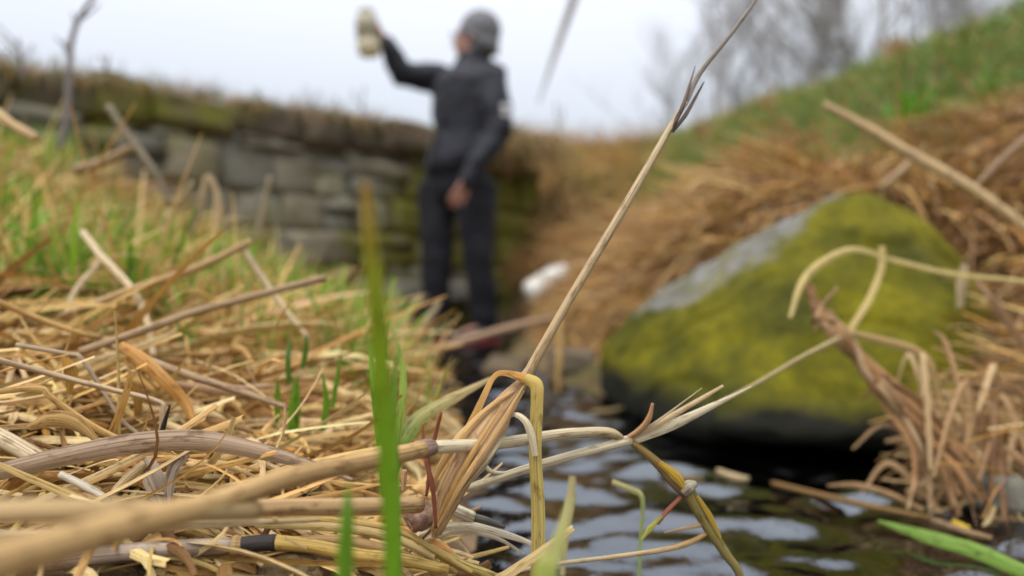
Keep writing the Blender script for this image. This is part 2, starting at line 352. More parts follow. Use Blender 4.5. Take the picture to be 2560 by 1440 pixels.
# ------------------------------------------------------------------ boulder
def boulder():
    pts = [(1500,980,1.72),(1505,870,1.72),(1560,790,1.75),(1700,715,1.72),(1880,605,1.62),(2000,520,1.5),(2080,478,1.45),(2200,472,1.42),(2285,520,1.4),(2345,620,1.36),(2420,690,1.32),(2480,800,1.25),
           (2130,575,1.33),(1950,640,1.37),(1740,755,1.46),(1595,855,1.6),(1555,1010,1.58),(1640,1060,1.34),(1690,960,1.33),(1950,830,1.24),(2200,700,1.24),(2330,830,1.14),(2390,740,1.2),(1950,1000,1.15),(1800,1075,1.14),(2100,1110,1.06),(2250,1112,1.05),(2450,1000,1.12),(2130,466,1.42)]
    P = [S3(*p) for p in pts]
    P += [Vector((.35, 2.0, .1)), Vector((.6, 1.95, .25)), Vector((.85, 1.8, .35)), Vector((1.0, 1.5, .3)), Vector((.95, 1.3, .05)), Vector((.4, 1.8, -.1)), Vector((.9, 1.5, -.1)), Vector((.55, 1.38, -.08)), Vector((.36, 1.44, -.08)), Vector((.78, 1.38, -.08))]
    bm = bmesh.new()
    for p in P: bm.verts.new(p)
    bmesh.ops.convex_hull(bm, input=bm.verts[:])
    from mathutils.bvhtree import BVHTree
    tree = BVHTree.FromBMesh(bm); bm.free()
    c = Vector((.56, 1.45, .12)); b2 = bmesh.new(); bmesh.ops.create_icosphere(b2, subdivisions=6, radius=1)
    for v in b2.verts:
        d = v.co.normalized(); hit = tree.ray_cast(c, d)
        v.co = hit[0] if hit[0] else c+d*.3
    for _ in range(2): bmesh.ops.smooth_vert(b2, verts=b2.verts[:], factor=0.5, use_axis_x=True, use_axis_y=True, use_axis_z=True)
    b2.normal_update(); worn = [v.normal.z-.42*v.normal.x-.12*v.normal.y*0 for v in b2.verts]
    for v in b2.verts:
        n0 = noise.fractal(v.co*3.2, 0.9, 2.1, 3)*0.013+noise.noise(v.co*11)*0.006+noise.fractal(v.co*34, .8, 2.2, 3)*0.0035
        cr_ = noise.noise(v.co*5+Vector((9, 2, 4))); n0 -= max(0, .05-abs(cr_))*0.22
        v.co += v.normal*n0
    base = Vector((.56, 1.45, 0))
    for v in b2.verts: v.co -= base
    me = bpy.data.meshes.new('boulder'); b2.to_mesh(me); b2.free()
    at = me.attributes.new('worn', 'FLOAT', 'POINT'); at.data.foreach_set('value', np.array(worn, dtype=np.float32))
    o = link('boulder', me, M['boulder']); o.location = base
    tag(o, 'large pyramid-shaped boulder in yellow-green moss with worn grey top beside the water', 'boulder')
boulder()
# a few stones in the stream and at the person's feet
for k, (x, y, s, lb) in enumerate([(-.62,3.35,.17,'dark wet stone left of the person near the culvert'),(-.02,2.35,.11,'flat brown stone breaking the water before the person'),(.2,2.05,.10,'small dark stone at the stream edge behind the boulder tip'),(.62,.86,.06,'small pale stone under straw at the right water edge')]):
    o = link('stream_stone', (SM if k == 3 else SMC)[k % 8]); o.location = (x, y, max(h1(x, y), -.02)+s*.12); o.scale = (s*1.5, s*1.2, s*.75); o.rotation_euler = (0.1, -.1, k*1.3)
    tag(o, lb, 'stone', 'stones in the stream')

# ------------------------------------------------------------------ person
PR = Vector((-.27, 3.55, 0))
def frame(t, hint=Vector((0, 1, 0.01))):
    a = t.cross(hint)
    if a.length < 1e-4: a = t.cross(Vector((1, 0, 0)))
    a.normalize(); return a, a.cross(t).normalized()
def loft(bm, rings, ns=14):
    """rings: (centre, axis1 vector, axis2 vector); closed at both ends"""
    rv = []
    for c, a, b in rings:
        rv.append([bm.verts.new(c+a*math.cos(2*math.pi*i/ns)+b*math.sin(2*math.pi*i/ns)) for i in range(ns)])
    for r0, r1 in zip(rv, rv[1:]):
        for i in range(ns): bm.faces.new((r0[i], r0[(i+1) % ns], r1[(i+1) % ns], r1[i]))
    bm.faces.new(rv[0][::-1]); bm.faces.new(rv[-1])
def limb(bm, pts, ns=12):
    """pts: (Vector, radius)"""
    rings = []
    P = [p for p, r in pts]
    t0 = (P[1]-P[0]).normalized(); rings0 = []
    for i, (p, r) in enumerate(pts):
        t = (P[min(i+1, len(P)-1)]-P[max(i-1, 0)]).normalized(); a, b = frame(t); rings.append((p, a*r, b*r))
    t1 = (P[-1]-P[-2]).normalized()
    rings = [(P[0]-t0*pts[0][1]*.7, rings[0][1]*.5, rings[0][2]*.5)]+rings+[(P[-1]+t1*pts[-1][1]*.7, rings[-1][1]*.5, rings[-1][2]*.5)]
    loft(bm, rings, ns)
def ball(bm, c, rx, ry=None, rz=None, rot=None):
    ry = ry or rx; rz = rz or rx
    m = Matrix.Translation(c) @ (rot.to_4x4() if rot else Matrix()) @ Matrix.Diagonal((rx, ry, rz, 1))
    bmesh.ops.create_uvsphere(bm, u_segments=16, v_segments=10, radius=1, matrix=m)
def finish(name, bm, mat, parent, vox, smooth_it=4, wrinkle=0, wsize=.12):
    bmesh.ops.recalc_face_normals(bm, faces=bm.faces[:])
    for v in bm.verts: v.co -= PR
    me = bpy.data.meshes.new(name); bm.to_mesh(me); bm.free(); o = link(name, me, mat, parent)
    r = o.modifiers.new('r', 'REMESH'); r.mode = 'VOXEL'; r.voxel_size = vox; r.use_smooth_shade = True
    s = o.modifiers.new('s', 'SMOOTH'); s.iterations = smooth_it; s.factor = .5
    if wrinkle:
        tx = bpy.data.textures.new(name+'_folds', 'CLOUDS'); tx.noise_scale = wsize; tx.noise_depth = 2
        d = o.modifiers.new('d', 'DISPLACE'); d.texture = tx; d.strength = wrinkle; d.mid_level = .5; d.texture_coords = 'LOCAL'
    return o
def person():
    root = empty('person', PR)
    tag(root, 'person in grey beanie and dark outdoor clothes holding a sample bottle up to the sky', 'person')
    Z = Vector((0, 0, 1)); f = Vector((-.77, -.64, 0)).normalized(); rt = Vector((f.y, -f.x, 0))      # torso facing, right
    hf = Vector((-.97, .24, .06)).normalized(); hr = Vector((hf.y, -hf.x, 0)).normalized(); hu = hr.cross(hf).normalized()
    hc = S3(1186, 97, 3.56); chest = S3(1166, 250, 3.55); pel = S3(1140, 455, 3.55); neck = S3(1184, 158, 3.56)
    shR = S3(1103, 198, 3.66); elR = S3(1003, 188, 3.52); wrR = S3(966, 108, 3.46); haR = S3(950, 78, 3.45)
    shL = S3(1226, 196, 3.44); elL = S3(1250, 325, 3.36); wrL = S3(1166, 452, 3.30); haL = S3(1143, 488, 3.29)
    hpR = S3(1095, 468, 3.60); hpL = S3(1188, 468, 3.50)
    knR = S3(1092, 650, 3.55); anR = S3(1088, 800, 3.56); knL = S3(1196, 645, 3.45); anL = S3(1213, 800, 3.48)
    # --- body (one skin surface)
    bm = bmesh.new()
    rot = Matrix((hf, -hr, hu)).transposed()                       # local x = forward, y = left, z = up
    L = lambda x, y, z: hc+hf*x-hr*y+hu*z
    ball(bm, L(-.012, 0, .03), .098, .077, .10, rot); ball(bm, L(.035, 0, -.045), .062, .056, .075, rot)    # skull, face
    ball(bm, L(.062, 0, -.098), .026, .030, .022, rot)                                                    # chin
    limb(bm, [(L(.085, 0, .02), .010), (L(.105, 0, -.025), .014)], 8); ball(bm, L(.108, 0, -.032), .014, .017, .011, rot)   # nose
    for s in (1, -1):
        ball(bm, L(.0, s*.077, -.015), .018, .009, .031, rot)     # ears
        ball(bm, L(.075, s*.033, .022), .016, .022, .010, rot)    # brow
        ball(bm, L(.066, s*.045, -.03), .018, .016, .018, rot)    # cheek
    ball(bm, L(.090, 0, -.062), .010, .024, .007, rot); ball(bm, L(.086, 0, -.076), .010, .020, .007, rot)   # lips
    limb(bm, [(neck-Z*.06, .062), (neck+Z*.03, .054), (hc-Z*.06-hf*.01, .054)])
    loft(bm, [(pel-Z*.06, rt*.12, f*.09), (pel+Z*.05, rt*.155, f*.105), (chest-Z*.12, rt*.14, f*.095), (chest, rt*.165, f*.11), (chest+Z*.11, rt*.16, f*.095), (neck-Z*.03, rt*.08, f*.06)])
    for sh, el, wr in ((shR, elR, wrR), (shL, elL, wrL)):
        limb(bm, [(sh, .052), (sh.lerp(el, .5), .046), (el, .038), (el.lerp(wr, .35), .038), (wr, .026)])
    for hp, kn, an in ((hpR, knR, anR), (hpL, knL, anL)):
        limb(bm, [(hp, .085), (hp.lerp(kn, .4), .075), (kn, .054), (kn.lerp(an, .35), .055), (an, .037)])
        limb(bm, [(an-Z*.05-f*.03, .035), (an-Z*.065+f*.08, .034), (an-Z*.075+f*.16, .024)])
    # hands: palm and five fingers each
    def hand(wr, ha, across, curl_dir, spread, curls, thumb_side):
        d = (ha-wr).normalized(); ac = (across-d*across.dot(d)).normalized(); nm = (curl_dir-d*curl_dir.dot(d)).normalized()
        pc = wr+d*.05
        loft(bm, [(wr-d*.01, ac*.026, nm*.018), (wr+d*.02, ac*.034, nm*.016), (wr+d*.06, ac*.042, nm*.015), (wr+d*.092, ac*.040, nm*.012)], 12)
        for i, ln in enumerate((.070, .080, .074, .058)):
            b0 = wr+d*.085+ac*(-.030+.020*i)*thumb_side; dr = (d+ac*(i-1.5)*spread*thumb_side).normalized(); p = b0; pts = [(p, .0095)]; ang = 0
            for s_, fr in enumerate((.45, .30, .25)):
                ang += curls[s_]; dd_ = dr*math.cos(ang)+nm*math.sin(ang); p = p+dd_*ln*fr; pts.append((p, .0092-.0009*s_))
            limb(bm, pts, 8)
        b0 = wr+d*.03-ac*.030*thumb_side; d1 = (d*.75-ac*.65*thumb_side+nm*.35).normalized(); p1 = b0+d1*.038; d2 = (d*.9+nm*.55-ac*.1*thumb_side).normalized(); p2 = p1+d2*.032; p3 = p2+(d2+nm*.3).normalized()*.024
        limb(bm, [(b0, .014), (p1, .012), (p2, .0105), (p3, .009)], 8)
    hand(wrR, haR, Vector((.1, -.95, .1)), Vector((-1, .05, .15)), .04, (.35, .75, .6), 1)
    hand(wrL, haL, Vector((-.6, -.7, 0)), Vector((-.35, .5, -.5)), .03, (.35, .5, .4), 1)
    finish('body', bm, M['skin'], root, .0065, 2)
    # --- jacket
    bm = bmesh.new()
    loft(bm, [(pel+Z*.045, rt*.195, f*.150), (pel+Z*.10, rt*.203, f*.158), (chest-Z*.17, rt*.195, f*.150), (chest-Z*.04, rt*.215, f*.168), (chest+Z*.07, rt*.215, f*.155), (chest+Z*.14, rt*.165, f*.115), (neck-Z*.01, rt*.095, f*.09), (neck+Z*.045, rt*.082, f*.08)], 20)
    for sh, el, wr in ((shR, elR, wrR), (shL, elL, wrL)):
        limb(bm, [(sh, .088), (sh.lerp(el, .5), .078), (el, .070), (el.lerp(wr, .5), .056), (wr+(wr-el).normalized()*.012, .043)])
    ball(bm, neck-f*.10-Z*.03, .10, .10, .055)                     # hood folded down
    ja = finish('jacket', bm, M['jacket'], root, .012, 5, .030, .11)
    # chest emblem and sleeve logo
    def patch(nm, c, n, w_, h_, mat, up=Z):
        b = bmesh.new(); a = up.cross(n).normalized(); u_ = n.cross(a).normalized()
        for (x0, x1, y0, y1) in [(-.5, -.05, .15, .5), (.05, .5, .25, .5), (-.5, .5, -.1, .02), (-.5, .3, -.32, -.2)]:
            vs = [b.verts.new(c+a*x*w_+u_*y*h_+n*dz-PR) for dz in (0, .004) for (x, y) in ((x0, y0), (x1, y0), (x1, y1), (x0, y1))]
            for q in ((3, 2, 1, 0), (4, 5, 6, 7), (0, 1, 5, 4), (1, 2, 6, 5), (2, 3, 7, 6), (3, 0, 4, 7)): b.faces.new([vs[i] for i in q])
        me = bpy.data.meshes.new(nm); b.to_mesh(me); b.free(); link(nm, me, mat, ja, smooth=False)
    md = shL.lerp(elL, .72); patch('sleeve_logo', md+Vector((.5, -.866, 0))*.088, Vector((.5, -.866, 0)), .05, .07, M['white'])
    # zip
    b = bmesh.new(); limb(b, [(neck+f*.085+Z*.03, .006), (chest+f*.160+Z*.03, .006), (chest+f*.165-Z*.12, .006), (pel+f*.165+Z*.06, .006)], 6)
    for v_ in b.verts: v_.co -= PR
    me = bpy.data.meshes.new('zip'); b.to_mesh(me); b.free(); link('zip', me, M['blackplastic'], ja)
    # --- trousers
    bm = bmesh.new()
    loft(bm, [(pel-Z*.11, rt*.10, f*.10), (pel-Z*.05, rt*.165, f*.13), (pel+Z*.06, rt*.175, f*.13), (pel+Z*.12, rt*.165, f*.12)])
    for hp, kn, an in ((hpR, knR, anR), (hpL, knL, anL)):
        limb(bm, [(hp, .112), (hp.lerp(kn, .4), .102), (hp.lerp(kn, .75), .088), (kn, .080), (kn.lerp(an, .4), .078), (kn.lerp(an, .85), .070), (an-Z*.01, .066)])
    finish('trousers', bm, M['trousers'], root, .012, 4, .026, .10)
    # --- boots
    for an in (anR, anL):
        gz = -.004; bm = bmesh.new(); b0 = Vector((an.x, an.y, 0))
        limb(bm, [(an+Z*.05, .056), (an-Z*.03, .055), (b0+Z*.055-f*.01, .052)])
        loft(bm, [(b0-f*.075+Z*.045, rt*.030, Z*.036), (b0-f*.04+Z*.05, rt*.042, Z*.045), (b0+f*.06+Z*.045, rt*.046, Z*.042), (b0+f*.14+Z*.035, rt*.046, Z*.032), (b0+f*.20+Z*.028, rt*.028, Z*.022)])
        bt = finish('boot', bm, M['boot'], root, .009, 3)
        b = bmesh.new()
        ov = [(-.08, .030), (-.05, .044), (.05, .047), (.13, .050), (.185, .036), (.212, .012)]
        outl = [b0+f*x+rt*y for x, y in ov]+[b0+f*x-rt*y for x, y in ov[::-1]]
        lo_ = [b.verts.new(p+Z*gz-PR) for p in outl]; hi_ = [b.verts.new(p+Z*(gz+.028)-PR) for p in outl]
        b.faces.new(lo_[::-1]); b.faces.new(hi_)
        for i in range(len(outl)): b.faces.new((lo_[i], lo_[(i+1) % len(outl)], hi_[(i+1) % len(outl)], hi_[i]))
        me = bpy.data.meshes.new('sole'); b.to_mesh(me); b.free(); s_ = link('sole', me, M['red'], bt, smooth=False); s_['label'] = 'red rubber sole'
    # --- beanie
    bm = bmesh.new()
    ball(bm, L(-.030, 0, .042), .112, .098, .108, rot); ball(bm, L(-.052, 0, -.035), .082, .088, .070, rot)
    bn = finish('beanie', bm, M['beanie'], root, .010, 3, .006, .03)
    b = bmesh.new(); rings = []
    for i in range(20):
        a_ = 2*math.pi*i/20; rings.append(L(-.026+.101*math.cos(a_), .089*math.sin(a_), -.012+.060*math.cos(a_)))
    for i in range(20): limb(b, [(rings[i], .013), (rings[(i+1) % 20], .013)], 6)
    finish('cuff', b, M['beanie'], bn, .008, 2)
    # --- spectacles
    b = bmesh.new()
    for s in (1, -1):
        cpt = [L(.104+.004*math.cos(t), s*.034+.024*math.cos(t), .002+.018*math.sin(t)) for t in [2*math.pi*i/12 for i in range(12)]]
        for i in range(12): limb(b, [(cpt[i], .0028), (cpt[(i+1) % 12], .0028)], 5)
        limb(b, [(L(.102, s*.058, .006), .003), (L(.01, s*.084, .008), .003)], 5)
    limb(b, [(L(.108, -.012, .006), .0028), (L(.108, .012, .006), .0028)], 5)
    for v_ in b.verts: v_.co -= PR
    me = bpy.data.meshes.new('spectacles'); b.to_mesh(me); b.free(); link('spectacles', me, M['blackplastic'], root)
    # eyes
    for s in (1, -1):
        b = bmesh.new(); ball(b, L(.079, s*.033, .001), .011, .013, .009, rot)
        for v_ in b.verts: v_.co -= PR
        me = bpy.data.meshes.new('eye'); b.to_mesh(me); b.free(); link('eye', me, M['white'], root)
person()

# ------------------------------------------------------------------ bottles
def lathe(name, prof, mat, parent, ns=28):
    V, F = [], []
    for r, z in prof:
        for i in range(ns): a = 2*math.pi*i/ns; V.append((r*math.cos(a), r*math.sin(a), z))
    for k in range(len(prof)-1):
        for i in range(ns): F.append([k*ns+i, k*ns+(i+1) % ns, (k+1)*ns+(i+1) % ns, (k+1)*ns+i])
    F.append(list(range(ns))[::-1]); F.append([(len(prof)-1)*ns+i for i in range(ns)])
    return link(name, mesh_from(name, V, F), mat, parent)
def bottle(label, loc, rot, body, low, capm, nk=.030):
    b = empty('plastic_bottle', loc); b.rotation_euler = rot; tag(b, label, 'bottle', 'plastic sample bottles')
    lathe('lower_body', [(.030, .0), (.043, .004), (.050, .013), (.053, .027), (.053, .078)], low, b)
    lathe('upper_body', [(.0532, .079), (.0532, .160), (.0515, .174), (.046, .186), (nk+.006, .194), (nk, .198), (nk-.001, .206)], body, b)
    lathe('cap', [(nk+.001, .200), (nk+.003, .203), (nk+.003, .220), (nk, .225)], capm, b)
    for z in (.079, .150): lathe('moulded_ring', [(.0530, z-.002), (.0546, z), (.0546, z+.003), (.0530, z+.005)], body, b)
    return b
p = S3(924, 141, 3.44); bottle('cream sample bottle with yellowish content in the raised hand', p, (R(2), R(-4), 0), M['hdpe'], M['liquid'], M['cap_p'], .034).scale = (1.1, 1.1, 1.05)
p = S3(1318, 738, 3.12); p.z = h1(p.x, p.y)+.035
bottle('white plastic bottle lying in the dry grass right of the person', (p.x, p.y, max(p.z+.045, .25)), (R(8), R(60), R(30)), M['hdpe_w'], M['hdpe_w'], M['hdpe_w'], .036)

# ------------------------------------------------------------------ bare trees on the skyline
def tree_mesh(seed, Ht, spread):
    r = random.Random(seed); segs = [[], []]
    def grow(p, d, ln, rad, lvl):
        n = 5 if lvl == 0 else 4
        for i in range(n):
            q = p+d*ln/n; r2 = rad*(1-(.75 if lvl else .8)*(i+1)/n) if lvl < 3 else rad*.8
            segs[0 if lvl == 0 else 1].append((p, q, max(rad*(1-.75*i/n), .012), max(r2, .010)))
            d = (d+Vector((r.uniform(-1, 1), r.uniform(-1, 1), r.uniform(-.3, .9)))*(.07 if lvl == 0 else .16)).normalized()
            p = q
            if lvl < 3 and (lvl > 0 or i > 0):
                for _ in range((3, 2, 2)[lvl]):
                    a = r.uniform(0, 6.283); sd_ = Vector((math.cos(a), math.sin(a), 0)); up = r.uniform(.5, 1.1)
                    nd = (d*up+sd_*spread*r.uniform(.6, 1.2)+Vector((0, 0, .25))).normalized()
                    grow(p-d*ln/n*r.random(), nd, ln*r.uniform(.34, .52), rad*r.uniform(.28, .42)*(1-.5*i/n)+.006, lvl+1)
    grow(Vector((0, 0, -.3)), Vector((0, 0, 1)), Ht, Ht*.013, 0)
    res = []
    for k, ss in enumerate(segs):
        ns = 6 if k == 0 else 3; V = np.zeros((len(ss)*2*ns, 3)); Q_ = []
        for i, (a, b, ra, rb) in enumerate(ss):
            x, y = frame((b-a).normalized()); o_ = i*2*ns
            for j in range(ns):
                t = 2*math.pi*j/ns; u_ = x*math.cos(t)+y*math.sin(t); V[o_+j] = a+u_*ra; V[o_+ns+j] = b+u_*rb
                Q_.append((o_+j, o_+(j+1) % ns, o_+ns+(j+1) % ns, o_+ns+j))
        me = mesh_np('trunk' if k == 0 else 'crown', V, np.array(Q_)); me.materials.append(M['bark']); res.append(me)
    return res
TV = [tree_mesh(3, 12, .75), tree_mesh(8, 10, .55), tree_mesh(15, 11, .9)]
tl = [(1700,26,.62,1,'short leftmost bare tree at the end of the skyline row'),(1800,30,.98,0,'second bare tree from the left, over the dip in the bank'),(1870,33,.85,1,'slim bare tree just right of the tall dry stalk tip'),(1950,31,.92,2,'wide bare tree above the middle of the grassy bank'),(2030,29,1.15,1,'narrow upright bare tree left of the tallest group'),
      (2110,31,1.35,0,'tall bare tree rising out of the picture above the bank'),(2190,27,1.3,2,'tall spreading bare tree, left one of the crowded group'),(2265,32,1.5,1,'tallest slim bare tree in the crowded group'),(2340,28,1.25,0,'bare tree behind the green crest on the right'),(2440,33,1.4,2,'bare tree at the right end of the crowded group'),(2540,29,1.3,1,'rightmost bare tree, almost hidden by the crest')]
for px, Y, sc, k, lb in tl:
    X = (px-1280)/FPX*Y; t = empty('bare_tree', (X, Y, h1(X, Y))); t.scale = (sc, sc, sc); t.rotation_euler = (0, 0, px*.37)
    tag(t, lb, 'tree', 'bare trees on the skyline')
    for me in TV[k]: link(me.name.split('.')[0], me, None, t, smooth=False)

# ------------------------------------------------------------------ grass and straw: vectorised blades
TAN = np.array([(.62, .385, .130), (.70, .485, .195), (.48, .27, .085), (.27, .145, .052), (.64, .34, .075), (.56, .385, .14), (.72, .55, .28), (.20, .105, .042)])
MID = TAN[[0, 1, 1, 5, 6, 6, 0, 2]]
GRN = np.array([(.16, .33, .022), (.22, .38, .03), (.12, .25, .03), (.30, .38, .06)])
BRN = np.array([(.35, .215, .115), (.46, .295, .16), (.23, .14, .075), (.52, .345, .185), (.39, .26, .15)])
def pick(pal, n, jit=.12):
    c = pal[rng.integers(0, len(pal), n)]; return np.clip(c*(1+rng.normal(0, jit, (n, 1)))*(1+rng.normal(0, .04, (n, 3))), .01, .8)
def blades(name, x, y, az, el, bend, L_, W_, col, K=5, z0=0.0, across=2, tip=.25, mat='straw', parent=None, curl=0.0, ground=True, dry=.012):
    n = len(x); z = hgt(x, y)+z0
    P = np.stack([x, y, z], -1); path = [P]; th = []
    for j in range(K):
        t_ = (j+.5)/K; e = el-bend*t_; a = az+curl*t_; th.append((a, e))
        P = P+np.stack([np.cos(e)*np.cos(a), np.cos(e)*np.sin(a), np.sin(e)], -1)*(L_/K)[:, None]
        if ground:
            P = P.copy(); P[:, 2] = np.maximum(P[:, 2], hgt(P[:, 0], P[:, 1])+.004)
        path.append(P)
    ok = np.ones(n, bool)
    for P in path: ok &= hgt(P[:, 0], P[:, 1]) > dry
    path = [P[ok] for P in path]; th = [(np.broadcast_to(a, (n,))[ok], np.broadcast_to(e, (n,))[ok]) for a, e in th]; L_ = L_[ok]; W_ = W_[ok]; col = col[ok]; n = int(ok.sum())
    th.append(th[-1]); V = np.zeros((n, K+1, across, 3)); roll = rng.uniform(-1.2, 1.2, n)
    fib = np.zeros((n, K+1, across, 3)); rid = rng.random(n)*50; cl = np.zeros((n, K+1, across, 3))
    for j in range(K+1):
        a, e = th[j]; sd_ = np.stack([-np.sin(a), np.cos(a), np.zeros(n)], -1); nr = np.stack([-np.sin(e)*np.cos(a), -np.sin(e)*np.sin(a), np.cos(e)], -1)
        s2 = sd_*np.cos(roll)[:, None]+nr*np.sin(roll)[:, None]; n2 = nr*np.cos(roll)[:, None]-sd_*np.sin(roll)[:, None]
        t_ = j/K; wj = W_*(1-(1-tip)*t_**1.6)*(0.75+0.25*min(1, t_*5))
        for k in range(across):
            u_ = k/(across-1)*2-1
            V[:, j, k] = path[j]+s2*(u_*wj/2)[:, None]+(n2*((1-u_*u_)*.35*wj)[:, None] if across > 2 else 0)
            fib[:, j, k, 0] = (u_+1)/2; fib[:, j, k, 1] = L_*t_; fib[:, j, k, 2] = rid
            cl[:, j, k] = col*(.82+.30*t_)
    b = (np.arange(n)*(K+1)*across)[:, None, None]+(np.arange(K)*across)[None, :, None]+np.arange(across-1)[None, None, :]
    Q_ = np.stack([b, b+1, b+1+across, b+across], -1).reshape(-1, 4)
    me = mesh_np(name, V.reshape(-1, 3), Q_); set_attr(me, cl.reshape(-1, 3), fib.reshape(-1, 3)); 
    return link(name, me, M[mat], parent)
def region(n, x0, x1, y0, y1, zlo=.03, zhi=9, fn=None):
    X_, Y_ = [], []; got = 0
    while got < n:
        x = rng.uniform(x0, x1, n*2); y = rng.uniform(y0, y1, n*2); h = hgt(x, y); ok = (h > zlo) & (h < zhi)
        dw = -((x-WA[0])*WN[0]+(y-WA[1])*WN[1]); ok &= ~((dw > -.05) & (dw < .36) & (((x-WA[0])*WD[0]+(y-WA[1])*WD[1]) < WL))
        ok &= ~((((x-.62)/.36)**2+((y-1.45)/.36)**2) < 1)
        if fn is not None: ok &= fn(x, y, h)
        X_.append(x[ok]); Y_.append(y[ok]); got += ok.sum()
    return np.concatenate(X_)[:n], np.concatenate(Y_)[:n]
un = lambda a, b, n: rng.uniform(a, b, n)
def patchy(x, y, sc, seed): return sines(x, y, sc, 1.0, 7, seed)
# left bank, mid distance: dead grass mat, standing dead blades, green shoots
left = lambda x, y, h: (x < .0) & (x > -.82*y-.45)
n = 17000; x, y = region(n, -3.0, .0, .75, 3.6, .0, 1.1, left)
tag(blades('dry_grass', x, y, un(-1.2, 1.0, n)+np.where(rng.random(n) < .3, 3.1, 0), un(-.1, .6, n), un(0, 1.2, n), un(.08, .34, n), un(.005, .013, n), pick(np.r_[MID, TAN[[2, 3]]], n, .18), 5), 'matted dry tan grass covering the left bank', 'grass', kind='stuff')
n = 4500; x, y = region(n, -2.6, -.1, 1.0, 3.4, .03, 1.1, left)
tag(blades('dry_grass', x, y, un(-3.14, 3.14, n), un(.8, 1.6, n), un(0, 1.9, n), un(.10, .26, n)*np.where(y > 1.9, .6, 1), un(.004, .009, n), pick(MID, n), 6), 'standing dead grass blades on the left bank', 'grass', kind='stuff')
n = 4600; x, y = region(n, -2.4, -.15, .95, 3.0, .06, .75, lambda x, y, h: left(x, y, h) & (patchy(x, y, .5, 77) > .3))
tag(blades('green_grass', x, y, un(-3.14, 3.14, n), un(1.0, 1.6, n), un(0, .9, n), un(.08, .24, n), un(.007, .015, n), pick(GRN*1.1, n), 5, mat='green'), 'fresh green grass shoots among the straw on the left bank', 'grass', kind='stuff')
n = 2800; x, y = region(n, -.95, -.1, .95, 2.5, .03, .45, left)
tag(blades('dry_grass', x, y, un(-3.14, 3.14, n), un(.9, 1.6, n), un(0, 1.5, n), un(.08, .2, n), un(.005, .011, n), pick(MID*1.05, n), 6), 'upright yellow dead blades along the left water edge', 'grass', kind='stuff')
n = 650; x, y = region(n, -.8, -.1, .85, 2.2, .03, .4, left)
tag(blades('green_grass', x, y, un(-3.14, 3.14, n), un(1.1, 1.6, n), un(0, .5, n), un(.08, .18, n), un(.005, .009, n), pick(GRN, n), 5, mat='green'), 'bright green shoots along the left water edge', 'grass', kind='stuff')
n = 420; x, y = region(n, -2.0, -.15, .95, 2.5, .04, .8, left)
tag(blades('dry_grass', x, y, un(-3.14, 3.14, n), un(.5, 1.5, n), un(-.3, 1.6, n), un(.16, .42, n), un(.005, .010, n), pick(MID, n), 8, across=3, dry=.13), 'taller bent dead stalks scattered over the left bank', 'grass', kind='stuff')
# right bank
right = lambda x, y, h: (x > .12) & (x < .86*y+.5)
n = 26000; x, y = region(n, .1, 2.6, .55, 6.0, .0, 1.1, lambda x, y, h: right(x, y, h) & (h+.18*patchy(x, y, .7, 12) < .70))
tag(blades('dry_grass', x, y, un(1.6, 4.6, n), un(-.2, .5, n), un(0, 1.2, n), un(.08, .42, n), un(.003, .010, n), pick(np.r_[BRN, TAN[:6]*.9], n, .2), 5, dry=.04), 'matted brown dead grass on the right bank', 'grass', kind='stuff')
n = 30000; x, y = region(n, .35, 3.2, 1.6, 7.5, .38, 3, lambda x, y, h: (x < .86*y+.5) & (h+.18*patchy(x, y, .7, 12) > .54))
gcol = np.where(rng.random((n, 1)) < .72, pick(np.array([(.14, .26, .032), (.19, .34, .04), (.10, .18, .028), (.22, .30, .06)]), n), pick(TAN*.75, n))
tag(blades('green_grass', x, y, un(-3.14, 3.14, n), un(.5, 1.5, n), un(0, 1.2, n), un(.04, .13, n), un(.004, .008, n), gcol, 4, mat='green'), 'short green and fawn turf on the upper right bank', 'grass', kind='stuff')
n = 9000; x, y = region(n, -.05, 1.4, 2.2, 7.5, .04, 1.9, lambda x, y, h: (x > .02) & (x < .20*y))
tag(blades('dry_grass', x, y, un(3.4, 5.6, n), un(-.5, 1.2, n), un(.2, 1.8, n), un(.12, .45, n), un(.003, .007, n), pick(np.r_[BRN[[1, 3]], TAN[[0, 1, 2, 5]]], n), 6, dry=.06), 'hanging dead grass on the slope right of the person', 'grass', kind='stuff')
n = 2200; x, y = region(n, .1, 1.15, 1.75, 3.6, .04, .62)
tag(blades('dry_grass', x, y, un(3.2, 5.2, n), un(-.3, .9, n), un(.4, 1.8, n), un(.12, .38, n), un(.005, .012, n), pick(MID, n), 6, dry=.04), 'pale broad dead blades hanging on the slope behind the boulder', 'grass', kind='stuff')
n = 2600; uu_ = np.where(rng.random(n) < .45, un(WL-.6, WL+.05, n), un(0, WL, n)); endp = uu_ > WL-.6; dv = un(-.13, .0, n); x = WA[0]+WD[0]*uu_-WN[0]*dv; y = WA[1]+WD[1]*uu_-WN[1]*dv
tag(blades('wall_top_grass', x, y, un(-1.9, .1, n), un(.2, 1.0, n), un(1.6, 2.8, n), np.where(endp, un(.12, .5, n), un(.05, .2, n)), un(.004, .008, n), pick(np.r_[BRN, TAN[:3]*.7, GRN[2:]*.5], n), 6, z0=1.2-hgt(x, y), ground=False, dry=-9), 'dead grass hanging over the wall coping and its right end', 'grass', kind='stuff')
